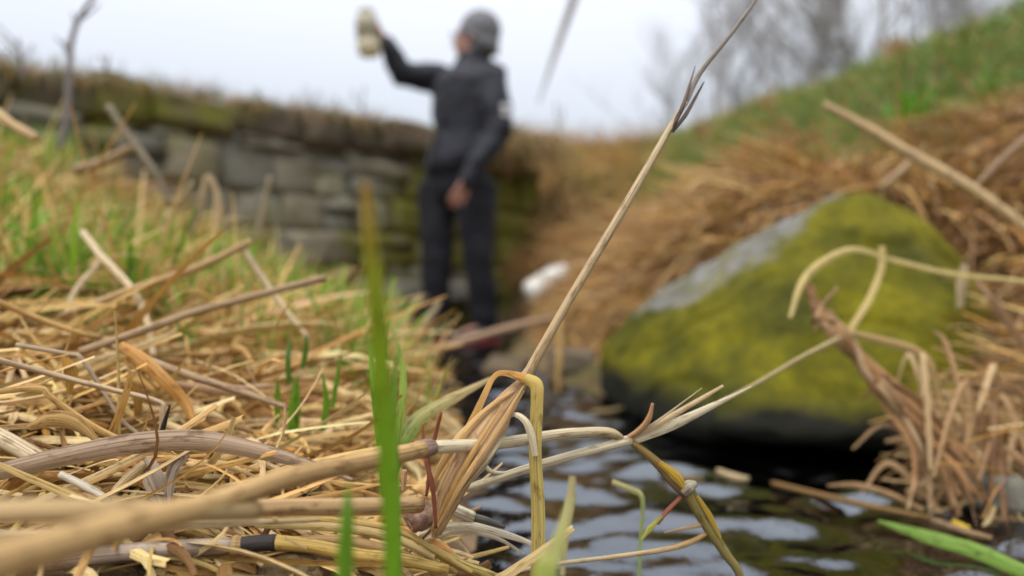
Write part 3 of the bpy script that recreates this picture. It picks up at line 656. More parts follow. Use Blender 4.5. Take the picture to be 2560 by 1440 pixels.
# wall top and land behind
n = 9000; uu_ = un(0, WL, n); dv = un(-.1, .7, n); x = WA[0]+WD[0]*uu_-WN[0]*dv; y = WA[1]+WD[1]*uu_-WN[1]*dv
zt = np.where(dv < .36, 1.21-hgt(x, y), 0.0)
tag(blades('wall_top_grass', x, y, un(-3.14, 3.14, n), un(.6, 1.6, n), un(0, 1.4, n), un(.04, .15, n), un(.003, .006, n), np.where(rng.random((n, 1)) < .65, pick(BRN*.8, n), pick(GRN*.5, n)), 4, z0=zt, ground=False), 'low dark grass and moss along the wall coping', 'grass', kind='stuff')
n = 2500; x, y = region(n, -.2, 2.5, 4.5, 9, .9, 3)
tag(blades('dry_grass', x, y, un(-3.14, 3.14, n), un(.9, 1.6, n), un(0, 1.0, n), un(.06, .22, n), un(.003, .006, n), pick(np.r_[TAN[:3], GRN[2:]*.8], n), 4), 'sparse grass on the skyline beyond the wall end', 'grass', kind='stuff')
# near left: litter under the in-focus straw
n = 5200; x, y = region(n, -.95, .02, .40, 1.15, .02, .5)
tag(blades('straw_litter', x, y, rng.normal(-.25, .55, n)+np.where(rng.random(n) < .4, 3.14, 0), rng.normal(.10, .22, n), rng.normal(.3, .5, n), un(.02, .15, n), np.abs(rng.normal(.0035, .0028, n))+.0014, pick(TAN[[0, 1, 2, 3, 5, 6, 6, 1]], n), 7, z0=un(0, .018, n), across=3, tip=.5, curl=rng.normal(0, .9, n)), 'fine broken straw litter on the near left bank', 'straw', kind='stuff')
n = 1000; x, y = region(n, .5, 1.0, .86, 1.25, .012, .4)
tag(blades('straw_litter', x, y, un(2, 4.6, n), un(-.1, .7, n), un(.2, 1.2, n), un(.06, .28, n), un(.002, .006, n), pick(np.r_[TAN, BRN], n), 6, across=3, tip=.5, curl=rng.normal(0, .5, n), dry=-.025), 'tangled straw at the right water edge', 'straw', kind='stuff')

# ------------------------------------------------------------------ single straws and blades
def catmull(P, W_, m=7):
    out_, ow = [], []
    Pp = [P[0]*2-P[1]]+P+[P[-1]*2-P[-2]]
    for i in range(len(P)-1):
        p0, p1, p2, p3 = Pp[i:i+4]
        for k in range(m):
            t = k/m; out_.append(.5*((2*p1)+(p2-p0)*t+(2*p0-5*p1+4*p2-p3)*t*t+(3*p1-p0-3*p2+p3)*t**3)); ow.append(W_[i]*(1-t)+W_[i+1]*t)
    out_.append(P[-1]); ow.append(W_[-1]); return out_, ow
def strand(name, P, W_, col, kind='leaf', mat='straw', parent=None, roll=0.0, cup=.35, m=7, col2=None, rollend=None, nodes=()):
    if not hasattr(W_, '__len__'): W_ = [W_]*len(P)
    pts, ws = catmull(P, list(W_), m); n = len(pts); V, F, cl, fb = [], [], [], []
    ns = 8 if kind == 'stem' else 5; rid = random.random()*50; ln = 0.0; base = pts[0].copy(); rollend = roll if rollend is None else rollend
    prev = None
    for i, p in enumerate(pts):
        t = (pts[min(i+1, n-1)]-pts[max(i-1, 0)]).normalized()
        if i: ln += (p-pts[i-1]).length
        view = (CAM-p).normalized() if i == 0 or prev is None else prev
        nr = (view-t*view.dot(t)).normalized(); prev = nr
        s_ = t.cross(nr).normalized(); fr = i/(n-1); ro = roll+(rollend-roll)*fr
        s2 = s_*math.cos(ro)+nr*math.sin(ro); n2 = nr*math.cos(ro)-s_*math.sin(ro)
        if isinstance(col, list): c_ = np.array([np.interp(fr, np.linspace(0, 1, len(col)), [q[z] for q in col]) for z in range(3)])
        else: c_ = np.array(col) if col2 is None else np.array(col)*(1-fr)+np.array(col2)*fr
        for k in range(ns):
            if kind == 'stem':
                a = 2*math.pi*k/ns; r_ = ws[i]/2*(1.22 if any(abs(fr-q) < .6/n for q in nodes) else 1); V.append(p+s2*math.cos(a)*r_+n2*math.sin(a)*r_-base); fb.append((abs(k/ns*2-1), ln, rid))
            else:
                u_ = k/(ns-1)*2-1; V.append(p+s2*u_*ws[i]/2+n2*(.5-u_*u_)*cup*ws[i]*.7-base); fb.append((k/(ns-1), ln, rid))
            cl.append(c_)
    for i in range(n-1):
        for k in range(ns if kind == 'stem' else ns-1):
            a, b = i*ns+k, i*ns+(k+1) % ns; F.append((a, b, b+ns, a+ns))
    if kind == 'stem': F.append(tuple(range(ns))[::-1]); F.append(tuple((n-1)*ns+k for k in range(ns)))
    me = mesh_from(name, V, F, np.array(cl), fb); o = link(name, me, M[mat], parent)
    o.location = base-(parent.location if parent else Vector((0, 0, 0))); return o
def T(name, label, cat, tr, wpx, col, group=None, **kw):
    """trace: (pixel x, pixel y, distance), widths in pixels at that distance"""
    P = [S3(*q) for q in tr]; wl = wpx if hasattr(wpx, '__len__') else [wpx]*len(tr)
    if len(wl) != len(tr): wl = list(np.interp(np.linspace(0, 1, len(tr)), np.linspace(0, 1, len(wl)), wl))
    o = strand(name, P, [a*q[2]/FPX for a, q in zip(wl, tr)], col, **kw)
    if label: tag(o, label, cat, group)
    return o
tan, pale, gold, orange, brown, grey, cream, red = (.50,.335,.165), (.62,.50,.32), (.56,.36,.13), (.56,.29,.075), (.30,.18,.088), (.34,.29,.24), (.70,.62,.44), (.30,.10,.055)
grn, ygrn, dgrn, olive = (.13,.29,.018), (.36,.46,.06), (.08,.19,.02), (.27,.26,.03)
G1 = 'single straws on the near left bank'

# the tall dry stalk in focus
b0 = S3(1088, 1330, .44); st = empty('tall_dry_stalk', b0); tag(st, 'tall dry grass stalk in sharp focus leaning right from a sheath bundle across the sky', 'grass stalk')
T('stem', None, None, [(1088,1330,.44),(1195,1140,.45),(1310,950,.455),(1420,755,.465),(1560,520,.48),(1680,312,.50),(1716,255,.505)], [34,40,26,22,22,15,11], tan, kind='stem', parent=st, nodes=(.34,), col2=pale)
T('flower_branch', None, None, [(1712,262,.505),(1752,180,.515),(1830,82,.525),(1888,2,.535),(1930,-60,.54)], [13,12,10,8,6], (.30,.26,.22), kind='stem', parent=st)
T('flower_branch', None, None, [(1640,385,.495),(1690,300,.50),(1708,262,.50),(1726,205,.51),(1738,165,.515)], [9,12,10,5,2], (.16,.12,.10), kind='stem', parent=st)
T('awn', None, None, [(1680,330,.50),(1712,290,.50),(1738,245,.51),(1760,205,.51)], [8,11,8,3], (.14,.11,.095), parent=st)
T('sheath_leaf', None, None, [(1086,1345,.44),(1120,1235,.435),(1190,1110,.44),(1265,1000,.45),(1335,925,.455)], [16,58,72,40,10], (.54,.36,.19), parent=st, cup=.5)
T('sheath_leaf', None, None, [(1095,1300,.435),(1150,1190,.43),(1215,1085,.44),(1290,985,.45)], [14,50,40,8], (.46,.29,.15), parent=st, roll=.5, cup=.4)
T('sheath_leaf', None, None, [(1110,1260,.445),(1190,1165,.44),(1250,1080,.45),(1275,1020,.455)], [20,62,46,16], (.60,.50,.30), parent=st, roll=-.5, cup=.4)
T('sheath_leaf', None, None, [(1075,1215,.44),(1130,1120,.435),(1180,1060,.44),(1235,1010,.445),(1285,978,.45)], [12,24,18,14,6], (.62,.40,.17), parent=st)
for q_, w_, c_ in [([(1092,1320,.43),(1160,1200,.425),(1240,1080,.435),(1318,950,.448)], [6,14,14,4], (.64,.42,.18)), ([(1100,1290,.432),(1185,1175,.426),(1262,1060,.437),(1312,975,.446)], [5,12,12,3], (.34,.20,.10)), ([(1090,1310,.43),(1135,1215,.426),(1200,1100,.43),(1255,1015,.44)], [5,16,12,3], (.60,.36,.13)), ([(1120,1265,.435),(1215,1150,.43),(1262,1090,.44)], [6,12,4], (.70,.60,.38))]:
    T('sheath_strip', None, None, q_, w_, c_, parent=st, roll=.2)
T('folded_leaf', None, None, [(1100,1200,.45),(1160,1095,.445),(1205,1000,.445),(1232,945,.45),(1260,932,.45),(1318,946,.445)], [26,26,18,14,15,26], gold, parent=st, cup=.3, roll=.3, col2=orange)
T('folded_leaf', None, None, [(1312,944,.446),(1338,962,.44),(1340,1010,.438),(1336,1130,.438),(1343,1280,.44),(1342,1420,.44),(1338,1560,.44),(1335,1800,.44)], [26,36,34,34,38,38,36,30], (.52,.37,.10), parent=st, cup=.45, col2=(.50,.44,.16))
T('curled_leaf', None, None, [(1255,1050,.445),(1285,1036,.442),(1312,1052,.436),(1328,1090,.434),(1338,1140,.434)], [6,12,18,22,16], cream, parent=st, roll=.4)

# the long stem from the lower left corner, and its pale neighbour with the splintered end
s1 = empty('long_dry_stem', S3(1560, 1100, .5)); tag(s1, 'long brown stem running from the blurred lower left corner out over the water', 'straw stem')
T('stem', None, None, [(-120,1440,.17),(120,1370,.20),(330,1310,.235),(525,1262,.275),(720,1195,.325),(900,1157,.37),(1062,1122,.41)], [120,100,80,62,52,46,42], (.56,.37,.165), kind='stem', parent=s1)
T('node', None, None, [(1050,1126,.408),(1066,1121,.411),(1084,1118,.415)], [42,48,38], (.30,.20,.17), kind='stem', parent=s1)
T('upper_stem', None, None, [(1080,1119,.414),(1250,1108,.45),(1400,1086,.475),(1495,1080,.49),(1535,1085,.495),(1562,1104,.5)], [34,30,27,25,24,16], cream, kind='stem', parent=s1, col2=(.50,.38,.2))
s2 = empty('splintered_stem', S3(1180, 1218, .47)); tag(s2, 'pale cream stem over the water ending in a fan of splinters', 'straw stem')
T('stem', None, None, [(1165,1222,.465),(1350,1162,.48),(1480,1125,.49),(1575,1100,.5)], [20,23,22,26], cream, kind='stem', parent=s2)
for q, wv, c_ in [([(1570,1104,.5),(1680,1062,.505),(1780,1015,.51),(1880,966,.52)], [24,26,15,2], cream), ([(1572,1098,.5),(1640,1062,.5),(1730,1010,.5),(1808,964,.5)], [16,17,13,7], (.62,.48,.28)),
                  ([(1575,1098,.5),(1650,1048,.495),(1755,970,.49)], [9,6,2], pale), ([(1590,1092,.5),(1680,1040,.505),(1745,1006,.51)], [10,8,3], (.52,.38,.2)), ([(1576,1106,.5),(1660,1080,.51),(1740,1044,.52)], [10,9,3], pale)]:
    T('splinter', None, None, q, wv, c_, parent=s2)
T('side_shoot', None, None, [(1556,1102,.5),(1598,1076,.497),(1622,1046,.495),(1632,1008,.495)], [10,16,15,7], (.46,.26,.13), kind='stem', parent=s2)
T('side_stem', None, None, [(1205,1150,.47),(1230,1180,.47),(1290,1183,.475)], [12,11,8], cream, kind='stem', parent=s2)
s3 = empty('hanging_twig', S3(1590, 1108, .5)); tag(s3, 'dark mottled twig hanging from the splintered stem down into the water', 'twig')
T('twig', None, None, [(1580,1105,.5),(1640,1155,.5),(1690,1210,.5),(1722,1232,.5)], [16,24,28,32], (.28,.19,.06), parent=s3, kind='stem', col2=(.2,.13,.07))
T('twig', None, None, [(1718,1222,.5),(1765,1310,.5),(1815,1385,.5),(1850,1440,.5),(1880,1560,.5)], [34,28,24,20,14], (.26,.21,.07), parent=s3, kind='stem')
T('yellow_sheath', None, None, [(1648,1156,.495),(1690,1190,.495),(1714,1222,.495)], [14,26,12], (.50,.33,.05), parent=s3)
T('yellow_sheath', None, None, [(1742,1240,.495),(1775,1290,.495),(1802,1345,.495)], [10,14,6], (.44,.30,.05), parent=s3)
T('knot', None, None, [(1708,1232,.498),(1724,1216,.497),(1742,1208,.497)], [24,34,12], (.36,.33,.25), parent=s3, kind='stem')
T('side_shoot', None, None, [(1706,1240,.5),(1668,1278,.495),(1645,1310,.49)], [10,12,6], red, parent=s3, kind='stem')
T('side_shoot', None, None, [(1655,1290,.49),(1625,1322,.49),(1604,1350,.49)], [6,14,5], (.38,.38,.07), parent=s3)
T('side_shoot', None, None, [(1765,1308,.5),(1725,1318,.495),(1660,1332,.49)], [14,11,3], (.36,.26,.15), parent=s3)
T('side_shoot', None, None, [(1770,1332,.5),(1720,1358,.5),(1650,1376,.5),(1520,1394,.505),(1380,1412,.51),(1240,1440,.515),(1150,1470,.52)], [10,15,13,11,11,10,9], (.45,.27,.09), parent=s3, kind='stem', col2=cream)

# near green blades
T('tall_shoot', 'tall blurred green grass blade with a withered brown tip before the person', 'grass blade', [(985,1900,.25),(982,1440,.25),(972,1200,.245),(955,950,.235),(938,720,.225),(925,600,.22),(912,450,.215)], [40,42,46,48,44,36,16], [(.17,.36,.016),(.17,.37,.016),(.19,.38,.016),(.26,.36,.018),(.34,.32,.03),(.48,.28,.06)], mat='green')
T('tall_shoot', 'narrow green blade hugging the right side of the tall blurred blade', 'grass blade', [(1000,1700,.32),(992,1300,.32),(985,1000,.325),(998,860,.33)], [20,22,18,4], (.17,.31,.03), mat='green')
T('tall_shoot', 'green blade leaning slightly left behind the tall blurred one', 'grass blade', [(965,1250,.5),(950,1080,.5),(935,960,.5),(925,850,.51)], [18,24,20,4], (.17,.36,.02), mat='green')
T('tall_shoot', 'pale green blade leaning right behind the tall blurred one', 'grass blade', [(985,1180,.52),(1000,1050,.52),(1008,940,.53),(990,840,.54)], [16,20,18,4], (.30,.44,.07), mat='green')
T('tall_shoot', 'short blurred green blade at the bottom edge left of the tall one', 'grass blade', [(858,1800,.25),(862,1440,.25),(868,1300,.25),(870,1210,.255)], [44,44,34,6], grn, mat='green')
T('tall_shoot', 'bright yellow-green blurred blade tip at the bottom edge by the folded leaf', 'grass blade', [(1340,1700,.26),(1362,1440,.26),(1392,1370,.265),(1432,1230,.275)], [56,60,40,8], ygrn, mat='green', col2=(.50,.48,.2))
T('tall_shoot', 'green leaf turning fawn that bends right above the water edge', 'grass blade', [(985,1180,.52),(1005,1110,.52),(1035,1062,.53),(1060,1036,.54),(1130,996,.57),(1228,945,.6)], [20,38,40,36,30,8], (.12,.28,.02), mat='green', col2=(.55,.42,.2))
T('tall_shoot', 'thin green shoot rising behind the bent fawn leaf', 'grass blade', [(1020,1120,.62),(1085,1010,.63),(1122,905,.64)], [14,14,3], olive, mat='green')
for (tr, wv, lb, c_) in [([(694,1075,.62),(694,1010,.62),(694,948,.62)],[12,17,5],'short green shoot, leftmost of the three by the dark litter',grn),([(730,1110,.62),(737,1020,.62),(740,945,.62)],[26,31,10],'broad green shoot in the middle of the near litter',grn),
      ([(722,960,.66),(720,900,.66),(722,850,.67)],[12,14,4],'thin green shoot rising behind the broad one',dgrn),([(806,1075,.62),(816,1010,.62),(807,935,.62)],[15,17,4],'green shoot with orange foot beside the broad shoots',grn),([(830,1020,.64),(842,950,.64),(853,888,.64)],[11,13,3],'thin green shoot leaning right near the litter edge',grn),
      ([(755,920,.68),(764,880,.68),(766,838,.68)],[12,14,4],'faint green shoot tip behind the litter shoots',dgrn)]:
    T('green_shoot', lb, 'grass blade', tr, wv, c_, mat='green', group='green shoots in the near litter')

# straws of the left bank, traced one by one
rows = [
 ('stem','brown-tan straight straw with a cut end pointing right over the left bank',[(198,880,.60),(373,821,.64),(525,769,.68),(812,695,.76)],[19,20,19,18],(.44,.31,.18)),
 ('stem','pale straight straw rising to the bend above the green shoots',[(150,792,.75),(321,728,.78),(495,668,.80),(630,602,.82)],[17,20,20,15],tan),
 ('stem','short straw folded down from the tip of the pale rising one',[(606,620,.82),(682,734,.82),(775,851,.80)],[17,16,9],pale),
 ('leaf','long pale leaf curving down through the crossing straws',[(205,575,.9),(251,635,.85),(321,711,.8),(361,781,.78),(382,886,.72)],[14,16,16,14,14],pale),
 ('leaf','short pale leaf branching left below the crossing straws',[(255,648,.85),(187,728,.82),(165,790,.8)],[13,14,12],pale),
 ('stem','golden straw sloping down from the left edge',[(-60,730,.6),(87,792,.62),(192,830,.63),(240,842,.64)],[15,16,15,14],gold),
 ('stem','bent pale straw from the left edge with an orange hooked end',[(-60,885,.47),(117,932,.5),(262,970,.51),(395,1004,.52),(406,1030,.52),(404,1090,.52)],[15,15,14,13,15,14],(.58,.44,.28)),
 ('stem','thin kinked grey-tan stalk over the left litter',[(40,862,.52),(175,886,.53),(204,897,.53),(262,985,.53),(303,1049,.53),(360,1096,.53)],[12,11,11,10,10,9],(.46,.36,.25)),
 ('leaf','golden kinked leaf low at the left edge',[(-50,985,.45),(60,972,.46),(108,974,.46),(128,994,.46),(222,1061,.465),(310,1104,.47)],[15,17,18,17,18,14],gold),
 ('leaf','broad grey-tan leaf with dark streaks arching over the near litter',[(-90,1205,.42),(120,1152,.43),(330,1112,.44),(500,1104,.45),(660,1133,.455),(800,1170,.46),(880,1200,.46)],[40,50,56,56,42,22,8],(.44,.33,.235)),
 ('leaf','grey withered leaf hanging below the broad arching leaf',[(361,1150,.455),(385,1200,.45),(408,1262,.45)],[40,50,36],(.42,.35,.28)),
 ('leaf','narrow whitish leaf hanging beside the grey withered one',[(470,1135,.455),(438,1165,.45),(424,1205,.45),(420,1262,.45)],[18,28,28,16],(.52,.46,.40)),
 ('leaf','orange-brown leaf slanting into the left litter',[(300,860,.58),(350,895,.57),(408,950,.56),(461,1008,.56),(488,1066,.55)],[20,34,34,30,14],(.48,.25,.065)),
 ('stem','thick pale cut stem at the left edge under the litter',[(-40,1075,.46),(30,1110,.455),(100,1150,.45)],[44,44,40],(.60,.49,.32)),
 ('leaf','curled golden leaf with fine veins at the left',[(70,1070,.46),(130,1050,.455),(190,1062,.455),(250,1110,.455)],[14,46,50,14],(.52,.34,.13)),
 ('stem','white splinter of straw lying below the broad leaf',[(150,1185,.43),(210,1215,.43),(275,1250,.43)],[18,20,14],(.62,.56,.46)),
 ('stem','pale stub propped under the broad leaf',[(285,1230,.44),(320,1195,.445),(362,1160,.45)],[20,24,22],(.58,.46,.26)),
 ('stem','blurred thick tan straw close to the lens across the lower left',[(-140,1288,.22),(150,1276,.235),(450,1280,.26),(640,1276,.30)],[66,62,52,46],(.56,.40,.20)),
 ('stem','tan straw running right into the foot of the tall stalk',[(540,1272,.34),(760,1268,.37),(930,1266,.40),(1050,1262,.43)],[42,44,44,40],(.56,.38,.19)),
 ('leaf','pale straw under the blurred stem near the bottom left',[(-60,1340,.30),(250,1330,.33),(520,1310,.37),(800,1300,.40)],[24,26,22,10],(.54,.42,.24)),
 ('leaf','lower strand of split straw towards the water',[(640,1312,.43),(830,1318,.435),(980,1345,.44),(1085,1395,.44)],[16,22,24,16],(.58,.45,.2)),
 ('leaf','upper strand of split straw towards the water',[(620,1290,.43),(830,1302,.44),(990,1325,.445),(1090,1378,.445),(1180,1430,.445)],[14,20,18,14,10],(.60,.44,.16)),
 ('leaf','brown strand crossing low beside the green blade',[(700,1350,.43),(860,1352,.43),(1000,1385,.435),(1110,1440,.44)],[16,24,22,16],(.46,.31,.15)),
 ('leaf','white fibrous straw bending over the water edge',[(1040,1340,.47),(1148,1312,.48),(1251,1333,.48),(1329,1360,.48),(1400,1402,.48)],[12,20,18,12,6],(.70,.64,.50)),
 ('leaf','second white fibrous straw just under the first',[(1050,1352,.475),(1150,1330,.485),(1240,1345,.485),(1310,1385,.485)],[8,12,10,5],(.64,.58,.44)),
 ('stem','yellow straw slipping into the water at the bottom centre',[(1080,1375,.45),(1160,1415,.455),(1240,1446,.46),(1330,1500,.46)],[24,26,24,18],(.55,.43,.14)),
 ('stem','whitish cut stub poking out at the foot of the tall stalk',[(1095,1255,.475),(1130,1272,.48),(1182,1294,.485)],[30,32,30],(.66,.60,.46)),
 ('stem','grey wet stub continuing from the whitish cut one',[(1183,1294,.486),(1215,1302,.49),(1260,1318,.5)],[22,20,10],(.16,.15,.13)),
 ('stem','thin reddish stem rising in front of the sheath bundle',[(1103,1030,.42),(1085,1100,.425),(1068,1152,.425),(1082,1219,.42),(1090,1320,.42)],[8,11,13,13,8],red),
 ('stem','second reddish stem crossing the brown node',[(1056,1060,.43),(1060,1112,.43),(1072,1180,.43),(1066,1240,.43)],[6,10,11,8],(.34,.13,.06)),
 ('stem','short upright stub left of the reddish stems',[(1012,1175,.45),(1010,1200,.45),(1008,1228,.45)],[12,13,12],(.58,.36,.2)),
 ('stem','black burnt twig tip sticking up in the left litter',[(402,1090,.5),(412,1055,.5),(425,1012,.5)],[14,11,5],(.03,.027,.025)),
 ('leaf','amber leaf hanging in the gap of the left litter',[(160,890,.52),(178,930,.52),(172,985,.52)],[16,32,10],(.42,.24,.05)),
 ('stem','tan stem lying from the litter towards the shoots',[(420,1062,.55),(560,1120,.53),(690,1175,.51),(760,1215,.5)],[20,22,20,16],(.58,.43,.22)),
 ('stem','greyish reed lying across the middle of the left litter',[(270,860,.62),(450,930,.60),(620,985,.60),(720,1020,.60)],[18,20,18,14],(.42,.30,.18)),
 ('leaf','dull brown leaf flat across the middle litter',[(430,960,.62),(560,975,.62),(690,960,.64)],[16,30,8],(.40,.26,.15)),
 ('stem','pale short straw cutting in from the left edge near the wall',[(-60,240,1.0),(20,305,1.0),(96,348,1.0)],[26,26,22],(.62,.45,.24)),
 ('stem','leaning bent straw on the left bank before the wall',[(270,265,1.3),(320,340,1.3),(385,430,1.3),(430,520,1.3)],[18,20,18,12],(.26,.22,.15)),
 ('stem','weathered straw crossing the leaning one on the left bank',[(190,425,1.4),(260,405,1.4),(330,370,1.35)],[26,26,20],(.42,.30,.19)),
 ('leaf','hooked pale leaf standing before the wall stones',[(470,590,1.3),(500,520,1.3),(515,450,1.3),(530,455,1.3),(545,510,1.3),(540,570,1.3)],[18,20,18,18,18,12],(.44,.34,.21)),
 ('leaf','small golden loop of leaf left of the hooked one',[(385,570,1.3),(400,520,1.3),(425,500,1.3),(450,505,1.3)],[14,16,14,8],(.50,.36,.14)),
 ('stem','straight pale stalk leaning right beside the golden loop',[(405,575,1.3),(445,510,1.3),(482,455,1.3)],[16,15,12],(.46,.38,.2)),
 ('leaf','pale arched leaf low before the dark wall stones',[(555,570,1.4),(580,550,1.4),(625,552,1.4)],[14,18,10],(.46,.40,.27)),
 ('stem','upright dead stalk against the wall right of the hooked leaf',[(640,600,1.5),(655,540,1.5),(675,440,1.5)],[14,14,10],(.40,.33,.22)),
 ('stem','reddish-tan stick lying across the stream before the boots',[(1000,905,1.5),(1150,855,1.6),(1290,815,1.75),(1400,790,1.9)],[16,18,17,12],(.44,.30,.19)),
 ('leaf','broken straw standing at the water in front of the boots',[(1040,860,1.3),(1070,800,1.3),(1100,752,1.3)],[20,20,12],(.40,.32,.21)),
 ('leaf','dead blade fan left of the broken straw',[(955,850,1.4),(1010,800,1.4),(1055,735,1.4)],[16,20,12],(.44,.34,.2)),
]
for kind, lb, tr, wv, c_ in rows:
    T('dry_straw' if kind == 'stem' else 'dry_leaf', lb, 'straw' if kind == 'stem' else 'leaf', tr, wv, c_, kind=kind, roll=random.uniform(-.35, .35) if kind == 'leaf' else 0, rollend=random.uniform(-.5, .5) if kind == 'leaf' else None)
# grey reed with dark joint at the bottom edge
r_ = empty('jointed_reed', S3(583, 1366, .415)); tag(r_, 'thick grey and yellow reed with a blackened joint along the bottom edge', 'reed')
T('grey_stem', None, None, [(90,1412,.40),(240,1390,.405),(400,1375,.41),(585,1365,.415)], [46,46,44,42], (.36,.29,.23), kind='stem', parent=r_)
T('joint', None, None, [(580,1366,.4145),(594,1366,.415),(606,1364,.4155)], [52,58,46], (.40,.27,.12), kind='stem', parent=r_)
T('black_section', None, None, [(602,1364,.4155),(645,1358,.416),(690,1356,.417)], [42,40,40], (.045,.04,.04), kind='stem', parent=r_)
T('yellow_stem', None, None, [(688,1356,.417),(780,1366,.42),(900,1388,.425),(1010,1400,.43),(1120,1425,.435)], [38,34,32,30,24], (.56,.40,.12), kind='stem', parent=r_)

# right side: arching dead blades over the boulder, straw bundle, thick stems
G2 = 'dead blades arching over the boulder'
rows = [
 ('leaf','dead blade arching over the boulder and back to the right bank',[(1976,794,.88),(2004,710,.9),(2051,658,.92),(2135,622,.95),(2233,648,.97),(2390,684,.98),(2600,705,.98)],[10,18,19,18,18,17,16],(.50,.40,.16)),
 ('leaf','dead blade hanging down the mossy face from the arch',[(2205,615,.95),(2203,674,.94),(2171,752,.92),(2135,809,.9),(2105,870,.88)],[16,17,17,16,8],(.46,.36,.14)),
 ('stem','thin blurred straw crossing the moss towards the splinters',[(1760,1025,.62),(1880,965,.66),(2000,896,.74),(2100,845,.85)],[9,11,12,14],(.42,.34,.16)),
 ('leaf','kinked dead blade right of the bundle over the dark moss',[(2130,832,.86),(2207,851,.87),(2291,877,.88),(2332,919,.88),(2355,1012,.88),(2400,1120,.87)],[14,20,24,24,22,14],(.42,.29,.13)),
 ('leaf','pale upright leaf on the right shoulder of the boulder',[(2412,660,1.0),(2405,710,1.0),(2400,770,1.0)],[16,24,14],(.52,.42,.26)),
 ('stem','thick dry stem slanting down the upper right bank',[(2060,262,1.3),(2161,315,1.25),(2284,389,1.18),(2432,472,1.1),(2620,610,1.0)],[18,24,28,28,24],(.42,.30,.15)),
 ('stem','branch forking up to the right from the thick slanting stem',[(2432,474,1.1),(2500,405,1.1),(2620,300,1.1)],[14,22,22],(.32,.21,.12)),
 ('stem','short dead stalk stub above the boulder top',[(2200,470,1.55),(2250,430,1.55),(2285,395,1.55)],[16,18,12],(.44,.32,.19)),
 ('leaf','drooping dead blade at the far right over the brown bank',[(2560,860,1.0),(2490,760,1.0),(2440,700,1.02)],[18,20,8],(.34,.22,.12)),
 ('stem','dead stem hanging straight beside the tall stalk by the water',[(1395,985,1.6),(1397,900,1.6),(1402,800,1.62)],[10,20,14],(.50,.33,.13)),
]
for kind, lb, tr, wv, c_ in rows:
    T('dry_straw' if kind == 'stem' else 'dead_stalk', lb, 'straw' if kind == 'stem' else 'leaf', tr, wv, c_, kind=kind, roll=random.uniform(-.3, .3))
bu = empty('straw_bundle', S3(2440, 1230, .84)); tag(bu, 'rust-brown bundle of dead stems leaning from the right water edge onto the boulder', 'straw bundle')
rb = random.Random(9)
for k in range(16):
    j = lambda s: rb.uniform(-s, s); e = rb.uniform(-1, 1)
    T('dead_stem', None, None, [(2022+j(14)+(0 if k < 6 else 60*rb.random()),712+j(20)+(0 if k < 6 else 110*rb.random()),.9+j(.02)),(2060+j(16),790+j(12),.895+j(.015)),(2110+j(20),850+j(14),.89+j(.015)),(2185+e*26,936+j(14),.88+j(.02)),(2255+e*40,1008+j(16),.87+j(.02)),(2340+e*62,1105+j(20),.86+j(.02)),(2400+e*120,1190+j(30),.845+j(.02)),(2450+e*190,1265+j(25),.83)],
      [5,14,17,18,17,15,13,8], [(.46,.26,.12),(.40,.22,.10),(.52,.36,.2),(.34,.19,.09)][k % 4], kind='leaf' if k % 3 else 'stem', parent=bu, roll=j(.6))
seen2 = {}; k = 0
while len(seen2) < 40 and k < 600:
    k += 1; x0 = rb.uniform(2300, 2600); y0 = rb.uniform(1150, 1320); Y = rb.uniform(.80, .95); dx = rb.uniform(-260, 160); dy = -rb.uniform(60, 330); ci = k % 4
    xm = x0+dx*.5
    if not (2180 < xm < 2545): continue
    wh = 'at the very foot of the straw bundle' if y0 > 1270 else ('under the right half of the straw bundle' if xm < 2380 else ('right of the straw bundle' if xm < 2470 else 'at the right picture edge below the boulder'))
    lb = f"{'long ' if dy < -220 else ('short ' if dy > -120 else '')}{['fawn', 'brown', 'pale', 'dark brown'][ci]} dead blade {'leaning left' if dx < -90 else ('leaning right' if dx > 40 else 'upright')} {wh}"
    if lb in seen2: continue
    seen2[lb] = 1
    T('dead_stalk', lb, 'leaf', [(x0,y0,Y),(x0+dx*.35,y0+dy*.6,Y+.02),(x0+dx*.7,y0+dy*.95,Y+.04),(x0+dx,y0+dy*rb.uniform(.4,1.05),Y+.05)], [12,17,16,6], [(.46,.30,.15),(.38,.24,.12),(.58,.42,.23),(.26,.15,.075)][ci], roll=rb.uniform(-.8, .8), group='tangled blades at the bundle foot')
# things floating in the stream
T('green_leaf', 'long bright green leaf floating at the lower right', 'leaf', [(2195,1302,.78),(2309,1338,.735),(2432,1374,.695),(2570,1434,.635),(2700,1480,.59)], [6,34,40,38,20], (.21,.36,.06), mat='green', roll=.25, cup=.3)
def wpt(px, py, dz=.006): Y = (CAM.z-dz)/((py-720)/FPX); return (px, py, Y)
for lb, a, b, wv, c_ in [('pale stick floating under the dark overhang of the boulder',(1795,1178),(1872,1198),20,(.46,.36,.2)),('rusty reed lying low in the water towards the right bank',(1930,1208),(2330,1296),17,(.24,.14,.05)),('small brown stick near the hanging twig in the water',(1650,1178),(1760,1200),13,(.25,.18,.09)),
                       ('short yellow leaf scrap on the water at the right',(2385,1308),(2425,1322),24,(.55,.38,.04)),('brown soggy stalk near the bottom right',(2330,1300),(2480,1345),18,(.30,.20,.11)),('thin straw lying on the water before the boulder tip',(1480,1030),(1590,1012),10,(.36,.27,.14))]:
    m_ = ((a[0]+b[0])/2, (a[1]+b[1])/2+4); T('floating_stick', lb, 'stick', [wpt(*a), wpt(*m_), wpt(*b)], [wv*.8, wv, wv*.6], c_, kind='stem')
T('water_shoot', 'pale green bent shoot standing in the water left of the hanging twig', 'grass blade', [(1530,1204,.62),(1575,1222,.61),(1603,1240,.60),(1606,1290,.60),(1600,1365,.60),(1598,1480,.60)], [12,14,13,10,9,8], (.45,.40,.18), mat='green', col2=(.28,.42,.12))
